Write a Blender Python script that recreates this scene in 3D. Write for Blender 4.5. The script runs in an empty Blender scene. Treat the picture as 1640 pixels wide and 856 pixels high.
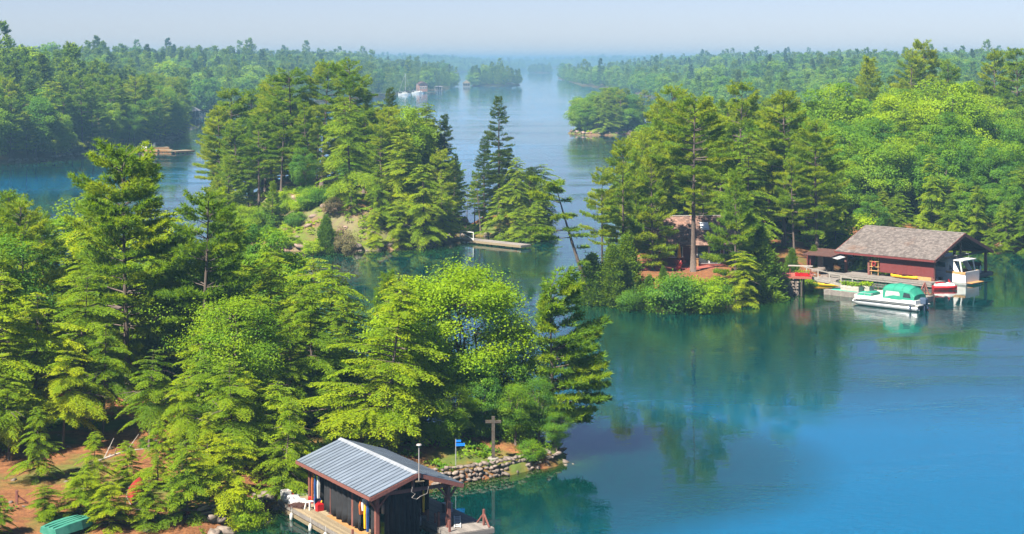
import bpy, math, random
import numpy as np
from mathutils import Vector, Matrix

# ------------------------------------------------------------------ camera, sky, sun, exposure
sc = bpy.context.scene
F, H, HY = 2700.0, 25.0, 97.0            # focal length in photo pixels, eye height (m), horizon row
CW, CH = 1640.0, 856.0
cam = bpy.data.cameras.new('camera')
cam.sensor_fit = 'HORIZONTAL'; cam.sensor_width = 36.0
cam.lens = 36.0 * F / CW
cam.shift_y = (HY - CH / 2) / CW         # level view camera with a falling lens
cam.clip_start = 0.5; cam.clip_end = 30000
camo = bpy.data.objects.new('camera', cam); sc.collection.objects.link(camo)
camo.location = (0, 0, H); camo.rotation_euler = (math.radians(90), 0, 0)
sc.camera = camo

SUN_AZ, SUN_EL = math.atan2(-0.66, -0.75), math.radians(50)
world = bpy.data.worlds.new('World'); sc.world = world; world.use_nodes = True
wn = world.node_tree
sky = wn.nodes.new('ShaderNodeTexSky'); sky.sky_type = 'NISHITA'; sky.sun_disc = False
sky.sun_elevation = SUN_EL; sky.sun_rotation = SUN_AZ
sky.altitude = 0; sky.air_density = 0.8; sky.dust_density = 0.2; sky.ozone_density = 4.0
bg = wn.nodes['Background']; bg.inputs['Strength'].default_value = 0.05
wb = wn.nodes.new('ShaderNodeMix'); wb.data_type = 'RGBA'; wb.blend_type = 'MULTIPLY'; wb.inputs[0].default_value = 1.0
wb.inputs[7].default_value = (0.66, 0.61, 0.71, 1)          # the photograph's cool white balance
wn.links.new(sky.outputs[0], wb.inputs[6]); wn.links.new(wb.outputs[2], bg.inputs['Color'])

sl = bpy.data.lights.new('sun', 'SUN'); sl.energy = 5.0; sl.angle = math.radians(0.6); sl.color = (1.0, 0.93, 0.80)
so = bpy.data.objects.new('sun', sl); sc.collection.objects.link(so)
sdir = Vector((math.sin(SUN_AZ) * math.cos(SUN_EL), math.cos(SUN_AZ) * math.cos(SUN_EL), math.sin(SUN_EL)))
so.rotation_euler = (-sdir).to_track_quat('-Z', 'Y').to_euler()
so.location = sdir * 200

sc.view_settings.view_transform = 'Standard'; sc.view_settings.look = 'None'
sc.view_settings.exposure = 1.85; sc.view_settings.gamma = 1.0; sc.view_settings.use_curve_mapping = False
cy = sc.cycles
cy.max_bounces = 5; cy.diffuse_bounces = 3; cy.glossy_bounces = 2; cy.transmission_bounces = 4
cy.transparent_max_bounces = 8; cy.volume_bounces = 0
cy.use_denoising = True; cy.use_adaptive_sampling = True; cy.adaptive_threshold = 0.02
cy.caustics_reflective = False; cy.caustics_refractive = False
cy.sample_clamp_indirect = 4.0

# ------------------------------------------------------------------ helpers
C = sc.collection
rng = np.random.default_rng(11)
R_ = random.Random(5)
rad = math.radians

def P(px, py, z=0.0):
    D = F * (H - z) / (py - HY)
    return Vector(((px - 820) / F * D, D, z))
def PD(px, D, z=0.0):
    return Vector(((px - 820) / F * D, D, z))
def tag(o, label=None, cat=None, group=None, kind=None):
    if label: o['label'] = label
    if cat: o['category'] = cat
    if group: o['group'] = group
    if kind: o['kind'] = kind
    return o
def link(name, data, parent=None, loc=None, rz=None):
    o = bpy.data.objects.new(name, data); C.objects.link(o)
    if parent: o.parent = parent
    if loc is not None: o.location = loc
    if rz is not None: o.rotation_euler = (0, 0, rz)
    return o
def empty(name, loc=(0, 0, 0), rz=0.0, label=None, cat=None, group=None):
    o = link(name, None, None, loc, rz); o.empty_display_size = 0.1
    return tag(o, label, cat, group)

def np_mesh(name, V, Fc, mats, attr=None, midx=None, smooth=False):
    """V (n,3), Fc (m,k) of one polygon size"""
    me = bpy.data.meshes.new(name)
    V = np.asarray(V, np.float32); Fc = np.asarray(Fc, np.int32)
    m, k = Fc.shape
    me.vertices.add(len(V)); me.vertices.foreach_set('co', V.ravel())
    me.loops.add(m * k); me.loops.foreach_set('vertex_index', Fc.ravel())
    me.polygons.add(m); me.polygons.foreach_set('loop_start', np.arange(0, m * k, k, dtype=np.int32))
    for mt in mats: me.materials.append(mt)
    if midx is not None: me.polygons.foreach_set('material_index', np.asarray(midx, np.int32))
    if smooth: me.polygons.foreach_set('use_smooth', np.ones(m, bool))
    if attr is not None:
        a = me.attributes.new('tint', 'FLOAT', 'FACE'); a.data.foreach_set('value', np.asarray(attr, np.float32))
    me.update(calc_edges=True)
    return me

class MB:
    def __init__(s): s.v = []; s.f = []
    def add(s, vs, fs):
        b = len(s.v); s.v += [tuple(v) for v in vs]; s.f += [tuple(b + i for i in f) for f in fs]; return s
    def box(s, c, d, rz=0.0, rx=0.0, ry=0.0):
        M = Matrix.Translation(c) @ Matrix.Rotation(rz, 4, 'Z') @ Matrix.Rotation(ry, 4, 'Y') @ Matrix.Rotation(rx, 4, 'X')
        vs = [M @ Vector((x * d[0] / 2, y * d[1] / 2, z * d[2] / 2)) for x in (-1, 1) for y in (-1, 1) for z in (-1, 1)]
        return s.add(vs, [(0, 1, 3, 2), (4, 6, 7, 5), (0, 4, 5, 1), (2, 3, 7, 6), (0, 2, 6, 4), (1, 5, 7, 3)])
    def bar(s, a, b, w, h=None):
        a, b = Vector(a), Vector(b); h = h or w; d = (b - a).normalized()
        up = Vector((0, 0, 1)) if abs(d.z) < 0.95 else Vector((0, 1, 0))
        x = d.cross(up).normalized() * w / 2; y = x.cross(d).normalized() * h / 2
        vs = [p + i * x + j * y for p in (a, b) for i, j in ((-1, -1), (1, -1), (1, 1), (-1, 1))]
        return s.add(vs, [(0, 1, 2, 3), (7, 6, 5, 4), (0, 4, 5, 1), (1, 5, 6, 2), (2, 6, 7, 3), (3, 7, 4, 0)])
    def tube(s, pts, rs, n=8, cap=True):
        pts = [Vector(p) for p in pts]
        rs = [float(q) for q in rs] if hasattr(rs, '__len__') else [float(rs)] * len(pts)
        b = len(s.v); up = Vector((0.13, 0.27, 1)).normalized()
        for i, p in enumerate(pts):
            d = (pts[min(i + 1, len(pts) - 1)] - pts[max(i - 1, 0)]).normalized()
            u_ = up if abs(d.dot(up)) < 0.9 else Vector((1, 0.1, 0))
            x = d.cross(u_).normalized(); y = x.cross(d)
            for k in range(n):
                a = 2 * math.pi * k / n
                s.v.append(tuple(p + rs[i] * (math.cos(a) * x + math.sin(a) * y)))
        for i in range(len(pts) - 1):
            for k in range(n):
                k2 = (k + 1) % n
                s.f.append((b + i * n + k, b + i * n + k2, b + (i + 1) * n + k2, b + (i + 1) * n + k))
        if cap:
            s.f.append(tuple(b + k for k in range(n))); e = b + (len(pts) - 1) * n
            s.f.append(tuple(e + n - 1 - k for k in range(n)))
        return s
    def loft(s, secs, closed=True, caps=True):
        b = len(s.v); n = len(secs[0])
        for q in secs: s.v += [tuple(p) for p in q]
        for i in range(len(secs) - 1):
            for k in range(n if closed else n - 1):
                k2 = (k + 1) % n
                s.f.append((b + i * n + k, b + i * n + k2, b + (i + 1) * n + k2, b + (i + 1) * n + k))
        if caps and closed:
            s.f.append(tuple(b + n - 1 - k for k in range(n))); e = b + (len(secs) - 1) * n
            s.f.append(tuple(e + k for k in range(n)))
        return s
    def mesh(s, name, mat, smooth=False):
        me = bpy.data.meshes.new(name); me.from_pydata(s.v, [], s.f); me.materials.append(mat)
        if smooth: me.polygons.foreach_set('use_smooth', np.ones(len(s.f), bool))
        me.update(); return me
    def build(s, name, mat, parent=None, loc=None, rz=None, smooth=False):
        return link(name, s.mesh(name, mat, smooth), parent, loc, rz)

# ------------------------------------------------------------------ materials
def new_mat(name):
    m = bpy.data.materials.new(name); m.use_nodes = True
    nt = m.node_tree; return m, nt, nt.nodes['Principled BSDF']
def nd(nt, t, **kw):
    n = nt.nodes.new(t)
    for k, v in kw.items():
        if k.startswith('i_'):
            key = k[2:]; n.inputs[int(key) if key.isdigit() else key.replace('_', ' ')].default_value = v
        else: setattr(n, k, v)
    return n
def rgb(c): return (c[0], c[1], c[2], 1.0)
def ramp(nt, stops):
    r = nt.nodes.new('ShaderNodeValToRGB'); e = r.color_ramp.elements
    while len(e) < len(stops): e.new(0.5)
    for q, (p, c) in zip(e, stops): q.position = p; q.color = rgb(c)
    return r
def mat(name, c1, c2=None, scale=3.0, rough=0.7, metal=0.0, bump=0.0, stretch=(1, 1, 1), spec=0.4, vary=0.0, coat=0.0):
    """plain weathered surface: two base colours mixed by noise, optional relief and per-object variation"""
    m, nt, b = new_mat(name); L = nt.links
    b.inputs['Roughness'].default_value = rough; b.inputs['Metallic'].default_value = metal
    b.inputs['Specular IOR Level'].default_value = spec; b.inputs['Coat Weight'].default_value = coat
    c2 = c2 or tuple(x * 0.72 for x in c1)
    tc = nd(nt, 'ShaderNodeTexCoord'); mp = nd(nt, 'ShaderNodeMapping'); mp.inputs['Scale'].default_value = stretch
    L.new(tc.outputs['Object'], mp.inputs['Vector'])
    if vary:
        o0 = nd(nt, 'ShaderNodeObjectInfo'); m0 = nd(nt, 'ShaderNodeMath', operation='MULTIPLY', i_1=57.0); L.new(o0.outputs['Random'], m0.inputs[0]); L.new(m0.outputs[0], mp.inputs['Location'])
    nz = nd(nt, 'ShaderNodeTexNoise', i_Scale=scale, i_Detail=5.0, i_Roughness=0.62)
    L.new(mp.outputs[0], nz.inputs['Vector'])
    r = ramp(nt, [(0.33, c2), (0.66, c1)]); L.new(nz.outputs[0], r.inputs[0])
    out = r.outputs[0]
    if vary:
        oi = nd(nt, 'ShaderNodeObjectInfo')
        mr = nd(nt, 'ShaderNodeMapRange', i_3=1 - vary, i_4=1 + vary); L.new(oi.outputs['Random'], mr.inputs[0])
        hs = nd(nt, 'ShaderNodeHueSaturation'); L.new(mr.outputs[0], hs.inputs['Value']); L.new(out, hs.inputs['Color']); out = hs.outputs[0]
    L.new(out, b.inputs['Base Color'])
    if bump:
        bp = nd(nt, 'ShaderNodeBump', i_Strength=bump, i_Distance=0.03); L.new(nz.outputs[0], bp.inputs['Height']); L.new(bp.outputs[0], b.inputs['Normal'])
    return m
def leaf_mat(name, dark, mid, light, transl=0.52, objw=0.36, gloss=0.12):
    m, nt, b = new_mat(name); L = nt.links
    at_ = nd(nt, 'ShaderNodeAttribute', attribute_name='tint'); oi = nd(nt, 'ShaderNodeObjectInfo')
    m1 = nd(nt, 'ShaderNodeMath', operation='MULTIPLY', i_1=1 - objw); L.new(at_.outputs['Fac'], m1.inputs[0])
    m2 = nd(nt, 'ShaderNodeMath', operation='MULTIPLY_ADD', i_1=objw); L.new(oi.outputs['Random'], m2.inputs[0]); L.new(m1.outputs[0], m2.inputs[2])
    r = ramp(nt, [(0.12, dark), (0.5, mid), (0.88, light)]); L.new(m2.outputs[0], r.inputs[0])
    b.inputs['Roughness'].default_value = 0.5; b.inputs['Specular IOR Level'].default_value = gloss
    L.new(r.outputs[0], b.inputs['Base Color'])
    hs = nd(nt, 'ShaderNodeHueSaturation', i_Hue=0.485, i_Saturation=1.1, i_Value=1.25); L.new(r.outputs[0], hs.inputs['Color'])
    tr = nd(nt, 'ShaderNodeBsdfTranslucent'); L.new(hs.outputs[0], tr.inputs[0])
    mx = nd(nt, 'ShaderNodeMixShader', i_0=transl); L.new(b.outputs[0], mx.inputs[1]); L.new(tr.outputs[0], mx.inputs[2])
    L.new(mx.outputs[0], nt.nodes['Material Output'].inputs[0])
    return m

M = {}
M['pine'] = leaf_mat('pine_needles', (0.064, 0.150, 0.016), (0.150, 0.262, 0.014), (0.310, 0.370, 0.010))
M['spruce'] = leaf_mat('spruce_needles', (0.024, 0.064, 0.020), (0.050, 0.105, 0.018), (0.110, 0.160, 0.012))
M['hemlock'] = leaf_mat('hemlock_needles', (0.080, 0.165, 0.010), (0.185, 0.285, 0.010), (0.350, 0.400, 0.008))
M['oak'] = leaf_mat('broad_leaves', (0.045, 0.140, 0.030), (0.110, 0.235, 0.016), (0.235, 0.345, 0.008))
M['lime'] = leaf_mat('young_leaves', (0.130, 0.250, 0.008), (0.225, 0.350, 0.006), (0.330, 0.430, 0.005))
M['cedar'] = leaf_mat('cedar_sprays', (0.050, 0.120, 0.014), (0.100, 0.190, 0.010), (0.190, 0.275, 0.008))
M['dry'] = leaf_mat('dry_shrub', (0.10, 0.09, 0.05), (0.17, 0.14, 0.07), (0.20, 0.20, 0.07))
M['bark'] = mat('bark', (0.115, 0.085, 0.068), (0.045, 0.034, 0.030), 7, 0.9, stretch=(3, 3, 0.6), bump=0.5, vary=0.15)
M['dead'] = mat('grey_deadwood', (0.30, 0.27, 0.24), (0.18, 0.15, 0.13), 6, 0.9, stretch=(2, 2, .6))
M['rock'] = mat('granite', (0.19, 0.15, 0.125), (0.07, 0.056, 0.048), 2.2, 0.85, bump=0.6, vary=0.25)
M['pinkrock'] = mat('pink_granite', (0.27, 0.18, 0.145), (0.12, 0.09, 0.075), 1.2, 0.85, bump=0.6, vary=0.2)
M['deckwood'] = mat('worn_deck_boards', (0.231, 0.182, 0.110), (0.143, 0.110, 0.072), 4, 0.8, stretch=(9, 0.9, 3), bump=0.2, vary=0.22)
M['orangewood'] = mat('new_deck_boards', (0.322, 0.167, 0.056), (0.248, 0.130, 0.050), 4, 0.75, stretch=(9, 0.9, 3), bump=0.2, vary=0.18)
M['greywood'] = mat('silvered_boards', (0.200, 0.180, 0.165), (0.120, 0.105, 0.095), 4, 0.85, stretch=(9, 0.9, 3), bump=0.2, vary=0.2)
M['palewood'] = mat('pale_bleached_wood', (0.336, 0.306, 0.270), (0.240, 0.216, 0.192), 4, 0.8, stretch=(4, 1, 1), vary=0.1)
M['redpost'] = mat('red_brown_stained_timber', (0.183, 0.066, 0.051), (0.111, 0.043, 0.034), 4, 0.7, stretch=(4, 4, 1), vary=0.12)
M['redwall'] = mat('barn_red_boards', (0.124, 0.022, 0.020), (0.090, 0.015, 0.015), 5, 0.75, stretch=(6, 6, .7), vary=0.06)
M['reddeck'] = mat('red_painted_deck', (0.273, 0.072, 0.052), (0.208, 0.058, 0.042), 3, 0.7, vary=0.1)
M['darkwood'] = mat('dark_wet_timber', (0.075, 0.06, 0.045), (0.035, 0.028, 0.022), 4, 0.8)
M['steelroof'] = mat('blue_grey_roof_sheet', (0.19, 0.23, 0.285), (0.12, 0.145, 0.18), 1.1, 0.36, metal=0.25, spec=0.5, vary=0.10, stretch=(.45, 2.2, 1))
M['seam'] = mat('dark_roof_seam', (0.035, 0.04, 0.05), rough=0.6)
M['ridgecap'] = mat('pale_ridge_cap', (0.27, 0.29, 0.32), (0.21, 0.225, 0.25), 1, 0.4, metal=0.2)
M['mesh'] = mat('black_mesh_curtain', (0.016, 0.017, 0.020), (0.008, 0.008, 0.010), 2.5, 0.85)
M['white'] = mat('white_paint', (0.624, 0.624, 0.608), (0.528, 0.528, 0.512), 2, 0.35, spec=0.5)
M['offwhite'] = mat('dull_white_plastic', (0.435, 0.435, 0.420), (0.330, 0.330, 0.315), 2, 0.6)
M['grey'] = mat('grey_plastic', (0.22, 0.23, 0.25), (0.15, 0.16, 0.17), 3, 0.5)
M['black'] = mat('black_plastic', (0.014, 0.014, 0.016), (0.010, 0.010, 0.011), 3, 0.45)
M['red'] = mat('red_plastic', (0.364, 0.008, 0.011), (0.280, 0.007, 0.010), 2, 0.4)
M['canoe'] = mat('red_canoe_hull', (0.240, 0.018, 0.018), (0.176, 0.014, 0.014), 2, 0.45)
M['yellow'] = mat('yellow_plastic', (0.72, 0.40, 0.010), (0.62, 0.33, 0.010), 2, 0.45)
M['umbrella'] = mat('yellow_canvas', (0.576, 0.288, 0.012), (0.440, 0.208, 0.010), 3, 0.8)
M['green'] = mat('green_canvas', (0.014, 0.20, 0.13), (0.010, 0.15, 0.10), 1.5, 0.75)
M['teal'] = mat('teal_carpet', (0.03, 0.36, 0.25), (0.025, 0.26, 0.19), 2, 0.9)
M['greenhull'] = mat('worn_green_paint', (0.02, 0.14, 0.10), (0.05, 0.20, 0.15), 3, 0.5)
M['blue'] = mat('blue_sign_paint', (0.01, 0.16, 0.62), (0.01, 0.14, 0.55), 1, 0.4)
M['bluerope'] = mat('blue_rope', (0.009, 0.054, 0.189), rough=0.8)
M['plywood'] = mat('orange_plywood', (0.390, 0.221, 0.085), (0.312, 0.169, 0.065), 5, 0.75)
M['tarp'] = mat('pale_grey_tarp', (0.350, 0.350, 0.357), (0.266, 0.266, 0.280), 2, 0.6)
M['brown'] = mat('brown_box', (0.085, 0.04, 0.032), (0.05, 0.022, 0.018), 3, 0.7)
M['concrete'] = mat('concrete', (0.216, 0.198, 0.174), (0.156, 0.144, 0.126), 5, 0.9, bump=0.2)
M['alu'] = mat('brushed_aluminium', (0.58, 0.60, 0.62), (0.48, 0.50, 0.52), 3, 0.4, metal=0.7)
M['pipe'] = mat('weathered_metal_pole', (0.34, 0.32, 0.30), (0.24, 0.2, 0.18), 3, 0.6, metal=0.3)
M['motor'] = mat('slate_blue_motor_cowl', (0.05, 0.075, 0.12), (0.04, 0.06, 0.10), 2, 0.3)
M['clear'] = mat('hazy_vinyl_window', (0.42, 0.42, 0.40), (0.24, 0.25, 0.25), 3.5, 0.25, spec=0.6)
M['glass'] = mat('dark_window_glass', (0.03, 0.045, 0.05), (0.02, 0.03, 0.035), 2, 0.06, spec=0.8)
M['shingle'] = None
M['orange'] = mat('orange_life_vest', (0.310, 0.075, 0.010), (0.250, 0.060, 0.010), 4, 0.8)
M['farwall'] = mat('far_cottage_wall', (0.30, 0.15, 0.10), (0.2, 0.1, 0.07), 2, 0.8)
M['greyroof'] = mat('grey_shingle_roof', (0.24, 0.23, 0.24), (0.18, 0.17, 0.18), 2, 0.8)

def shingle_mat(name, a, b_, moss, off):
    m, nt, b = new_mat(name); L = nt.links
    at_ = nd(nt, 'ShaderNodeAttribute', attribute_name='tint')
    r = ramp(nt, [(0.05, b_), (0.5, a), (0.95, tuple(min(1, x * 1.35) for x in a))]); L.new(at_.outputs['Fac'], r.inputs[0])
    tc = nd(nt, 'ShaderNodeTexCoord'); nz = nd(nt, 'ShaderNodeTexNoise', i_Scale=0.33, i_Detail=6.0, i_Roughness=0.65)
    mp = nd(nt, 'ShaderNodeMapping'); mp.inputs['Location'].default_value = off; L.new(tc.outputs['Object'], mp.inputs[0]); L.new(mp.outputs[0], nz.inputs['Vector'])
    r2 = ramp(nt, [(0.55, (0, 0, 0)), (0.74, (.75, .75, .75))]); L.new(nz.outputs[0], r2.inputs[0])
    mx = nd(nt, 'ShaderNodeMix', data_type='RGBA'); L.new(r2.outputs[0], mx.inputs[0]); L.new(r.outputs[0], mx.inputs[6]); mx.inputs[7].default_value = rgb(moss)
    L.new(mx.outputs[2], b.inputs['Base Color']); b.inputs['Roughness'].default_value = 0.85
    return m
M['shingle'] = shingle_mat('weathered_cedar_shingles', (0.098, 0.083, 0.077), (0.066, 0.054, 0.050), (0.125, 0.060, 0.032), (3.0, 1.3, 0))
M['shingle2'] = shingle_mat('red_brown_cedar_shingles', (0.18, 0.105, 0.08), (0.10, 0.058, 0.045), (0.18, 0.08, 0.045), (0, 0, 0))

def ground_mat(name, litter, litter2, grass, rock, rock_lo=0.55, rock_hi=0.75, gscale=0.12, gamt=0.55):
    m, nt, b = new_mat(name); L = nt.links
    tc = nd(nt, 'ShaderNodeTexCoord'); ge = nd(nt, 'ShaderNodeNewGeometry'); sp = nd(nt, 'ShaderNodeSeparateXYZ')
    L.new(ge.outputs['Normal'], sp.inputs[0])
    n1 = nd(nt, 'ShaderNodeTexNoise', i_Scale=1.6, i_Detail=7.0, i_Roughness=0.7); L.new(tc.outputs['Object'], n1.inputs['Vector'])
    n2 = nd(nt, 'ShaderNodeTexNoise', i_Scale=gscale, i_Detail=5.0, i_Roughness=0.6); L.new(tc.outputs['Object'], n2.inputs['Vector'])
    n3 = nd(nt, 'ShaderNodeTexVoronoi', i_Scale=0.6); L.new(tc.outputs['Object'], n3.inputs['Vector'])
    nf = nd(nt, 'ShaderNodeTexNoise', i_Scale=11.0, i_Detail=4.0, i_Roughness=0.75); L.new(tc.outputs['Object'], nf.inputs['Vector'])
    av = nd(nt, 'ShaderNodeMix', i_0=0.5); L.new(n1.outputs[0], av.inputs[2]); L.new(nf.outputs[0], av.inputs[3])
    rl = ramp(nt, [(0.34, tuple(x * .45 for x in litter2)), (0.47, litter2), (0.62, litter)]); L.new(av.outputs[0], rl.inputs[0])
    rg = ramp(nt, [(gamt - 0.04, (0, 0, 0)), (gamt + 0.06, (1, 1, 1))]); L.new(n2.outputs[0], rg.inputs[0])
    gr = ramp(nt, [(0.3, tuple(x * .6 for x in grass)), (0.7, grass)]); L.new(n1.outputs[0], gr.inputs[0])
    mx = nd(nt, 'ShaderNodeMix', data_type='RGBA'); L.new(rg.outputs[0], mx.inputs[0]); L.new(rl.outputs[0], mx.inputs[6]); L.new(gr.outputs[0], mx.inputs[7])
    rr = ramp(nt, [(0.25, tuple(x * .45 for x in rock)), (0.75, rock)]); L.new(n1.outputs[0], rr.inputs[0])
    ad = nd(nt, 'ShaderNodeMath', operation='MULTIPLY_ADD', i_1=0.25); L.new(n1.outputs[0], ad.inputs[0]); L.new(sp.outputs['Z'], ad.inputs[2])
    mrk = nd(nt, 'ShaderNodeMapRange', i_1=rock_hi + .12, i_2=rock_lo + .12); L.new(ad.outputs[0], mrk.inputs[0])
    m2 = nd(nt, 'ShaderNodeMix', data_type='RGBA'); L.new(mrk.outputs[0], m2.inputs[0]); L.new(mx.outputs[2], m2.inputs[6]); L.new(rr.outputs[0], m2.inputs[7])
    L.new(m2.outputs[2], b.inputs['Base Color']); b.inputs['Roughness'].default_value = 0.95; b.inputs['Specular IOR Level'].default_value = 0.15
    bp = nd(nt, 'ShaderNodeBump', i_Strength=0.7, i_Distance=0.12); L.new(n1.outputs[0], bp.inputs['Height']); L.new(bp.outputs[0], b.inputs['Normal'])
    return m
M['ground'] = ground_mat('needle_litter_ground', (0.24, 0.105, 0.040), (0.13, 0.055, 0.024), (0.085, 0.12, 0.022), (0.26, 0.20, 0.16))
M['cliff'] = ground_mat('granite_slope', (0.19, 0.105, 0.055), (0.11, 0.06, 0.032), (0.11, 0.14, 0.022), (0.22, 0.155, 0.125), .72, .9, .25, .47)
M['woodfloor'] = ground_mat('wood_floor', (0.12, 0.08, 0.035), (0.05, 0.045, 0.02), (0.05, 0.08, 0.018), (0.24, 0.19, 0.16), .5, .7)

# water: clear lake water, body colour by shore distance with tree and sky reflections painted in, rippled reflecting surface
def water_mat():
    m, nt, b = new_mat('lake_water'); L = nt.links
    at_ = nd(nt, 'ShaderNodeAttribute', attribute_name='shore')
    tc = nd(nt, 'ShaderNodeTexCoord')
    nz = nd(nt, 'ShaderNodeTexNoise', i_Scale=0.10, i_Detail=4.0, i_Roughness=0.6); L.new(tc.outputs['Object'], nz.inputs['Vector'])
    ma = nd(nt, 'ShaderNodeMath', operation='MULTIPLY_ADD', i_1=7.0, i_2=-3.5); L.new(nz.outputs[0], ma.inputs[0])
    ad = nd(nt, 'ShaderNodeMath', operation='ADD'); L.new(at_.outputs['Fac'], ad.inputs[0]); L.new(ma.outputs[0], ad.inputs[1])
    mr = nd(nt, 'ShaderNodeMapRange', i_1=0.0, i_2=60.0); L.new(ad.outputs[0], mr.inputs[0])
    r = ramp(nt, [(0.0, (0.024, 0.036, 0.004)), (0.07, (0.006, 0.032, 0.008)), (0.16, (0.0, 0.021, 0.018)), (0.42, (0.0, 0.022, 0.024)), (0.75, (0.0, 0.036, 0.055)), (1.0, (0.0, 0.072, 0.155))])  # green shallows, then dark tree reflection and azure sky reflection painted into body colour
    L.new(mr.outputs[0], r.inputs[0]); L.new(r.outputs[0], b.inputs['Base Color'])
    b.inputs['Roughness'].default_value = 0.03; b.inputs['IOR'].default_value = 1.36
    b.subsurface_method = 'BURLEY'; b.inputs['Subsurface Weight'].default_value = 1.0; b.inputs['Subsurface Radius'].default_value = (1, 1, 1); b.inputs['Subsurface Scale'].default_value = 7.0   # light wanders through the clear water body
    mp = nd(nt, 'ShaderNodeMapping'); mp.inputs['Scale'].default_value = (0.8, 1.25, 1); mp.inputs['Rotation'].default_value = (0, 0, 0.25); L.new(tc.outputs['Object'], mp.inputs[0])
    w1 = nd(nt, 'ShaderNodeTexNoise', i_Scale=1.7, i_Detail=3.0, i_Roughness=0.55, i_Distortion=0.4); L.new(mp.outputs[0], w1.inputs['Vector'])
    w2 = nd(nt, 'ShaderNodeTexNoise', i_Scale=0.28, i_Detail=3.0, i_Distortion=0.8); L.new(mp.outputs[0], w2.inputs['Vector'])
    mp2 = nd(nt, 'ShaderNodeMapping'); mp2.inputs['Scale'].default_value = (0.018, 0.05, 1); L.new(tc.outputs['Object'], mp2.inputs[0])
    pt = nd(nt, 'ShaderNodeTexNoise', i_Scale=1.0, i_Detail=4.0, i_Roughness=0.6, i_Distortion=1.2); L.new(mp2.outputs[0], pt.inputs['Vector'])
    st = nd(nt, 'ShaderNodeMapRange', i_1=0.48, i_2=0.66, i_3=0.15, i_4=3.0); L.new(pt.outputs[0], st.inputs[0])
    ml = nd(nt, 'ShaderNodeMath', operation='MULTIPLY'); L.new(w1.outputs[0], ml.inputs[0]); L.new(st.outputs[0], ml.inputs[1])
    ad2 = nd(nt, 'ShaderNodeMath', operation='MULTIPLY_ADD', i_1=0.8); L.new(w2.outputs[0], ad2.inputs[0]); L.new(ml.outputs[0], ad2.inputs[2])
    bp = nd(nt, 'ShaderNodeBump', i_Strength=1.0, i_Distance=0.013); L.new(ad2.outputs[0], bp.inputs['Height']); L.new(bp.outputs[0], b.inputs['Normal'])
    return m
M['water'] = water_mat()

# ------------------------------------------------------------------ terrain
def nzf(x, y, s, seed):
    r = np.random.default_rng(seed); t = 0
    for k in range(5):
        a = r.uniform(0, 6.28); f = (1.0 + 0.55 * k) / s; t = t + np.sin((x * math.cos(a) + y * math.sin(a)) * f + r.uniform(0, 6.28)) / (1 + 0.5 * k)
    return t / 2.2
class Island:
    def __init__(s, name, poly, prof, noise, nscale, seed):
        s.name = name; s.poly = np.array([(p[0], p[1]) for p in poly], float); s.prof = prof; s.noise = noise; s.ns = nscale; s.seed = seed
    def sd(s, x, y):
        x = np.asarray(x, float); y = np.asarray(y, float)
        best = np.full(x.shape, 1e9); ins = np.zeros(x.shape, bool); n = len(s.poly)
        for i in range(n):
            ax, ay = s.poly[i]; bx, by = s.poly[(i + 1) % n]; dx, dy = bx - ax, by - ay
            t = np.clip(((x - ax) * dx + (y - ay) * dy) / (dx * dx + dy * dy + 1e-9), 0, 1)
            best = np.minimum(best, np.hypot(x - ax - t * dx, y - ay - t * dy))
            c = ((ay > y) != (by > y)); xi = (bx - ax) * (y - ay) / (by - ay + 1e-12) + ax
            ins ^= c & (x < xi)
        return np.where(ins, best, -best)
    def z(s, x, y):
        d = s.sd(x, y); x = np.asarray(x, float); y = np.asarray(y, float)
        d2 = d + s.noise * 0.6 * nzf(x, y, s.ns * 0.6, s.seed + 1)
        k = np.clip(d2 / 3.0, 0, 1)
        return np.where(d2 > 0, s.prof(x, y, np.maximum(d2, 0)) + k * s.noise * nzf(x, y, s.ns, s.seed), np.maximum(d2 * 0.6, -3.5))
    def mesh(s, step, matl, pad=3.0, clip=None):
        lo = s.poly.min(0) - pad; hi = s.poly.max(0) + pad
        if clip: lo = np.maximum(lo, clip[0]); hi = np.minimum(hi, clip[1])
        nx = int((hi[0] - lo[0]) / step) + 2; ny = int((hi[1] - lo[1]) / step) + 2
        X, Y = np.meshgrid(np.linspace(lo[0], hi[0], nx), np.linspace(lo[1], hi[1], ny))
        Z = s.z(X, Y); V = np.stack([X, Y, Z], -1).reshape(-1, 3)
        i = np.arange(nx * ny).reshape(ny, nx)
        Q = np.stack([i[:-1, :-1], i[:-1, 1:], i[1:, 1:], i[1:, :-1]], -1).reshape(-1, 4)
        Q = Q[(Z.ravel()[Q].max(1) > -2.0)]
        o = link(s.name, np_mesh(s.name, V, Q, [matl], smooth=True)); return o

def W(*pts): return [P(a, b) if b > 97 else None for a, b in pts]
def sm(d, a, b): t = np.clip((d - a) / (b - a), 0, 1); return t * t * (3 - 2 * t)

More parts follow.
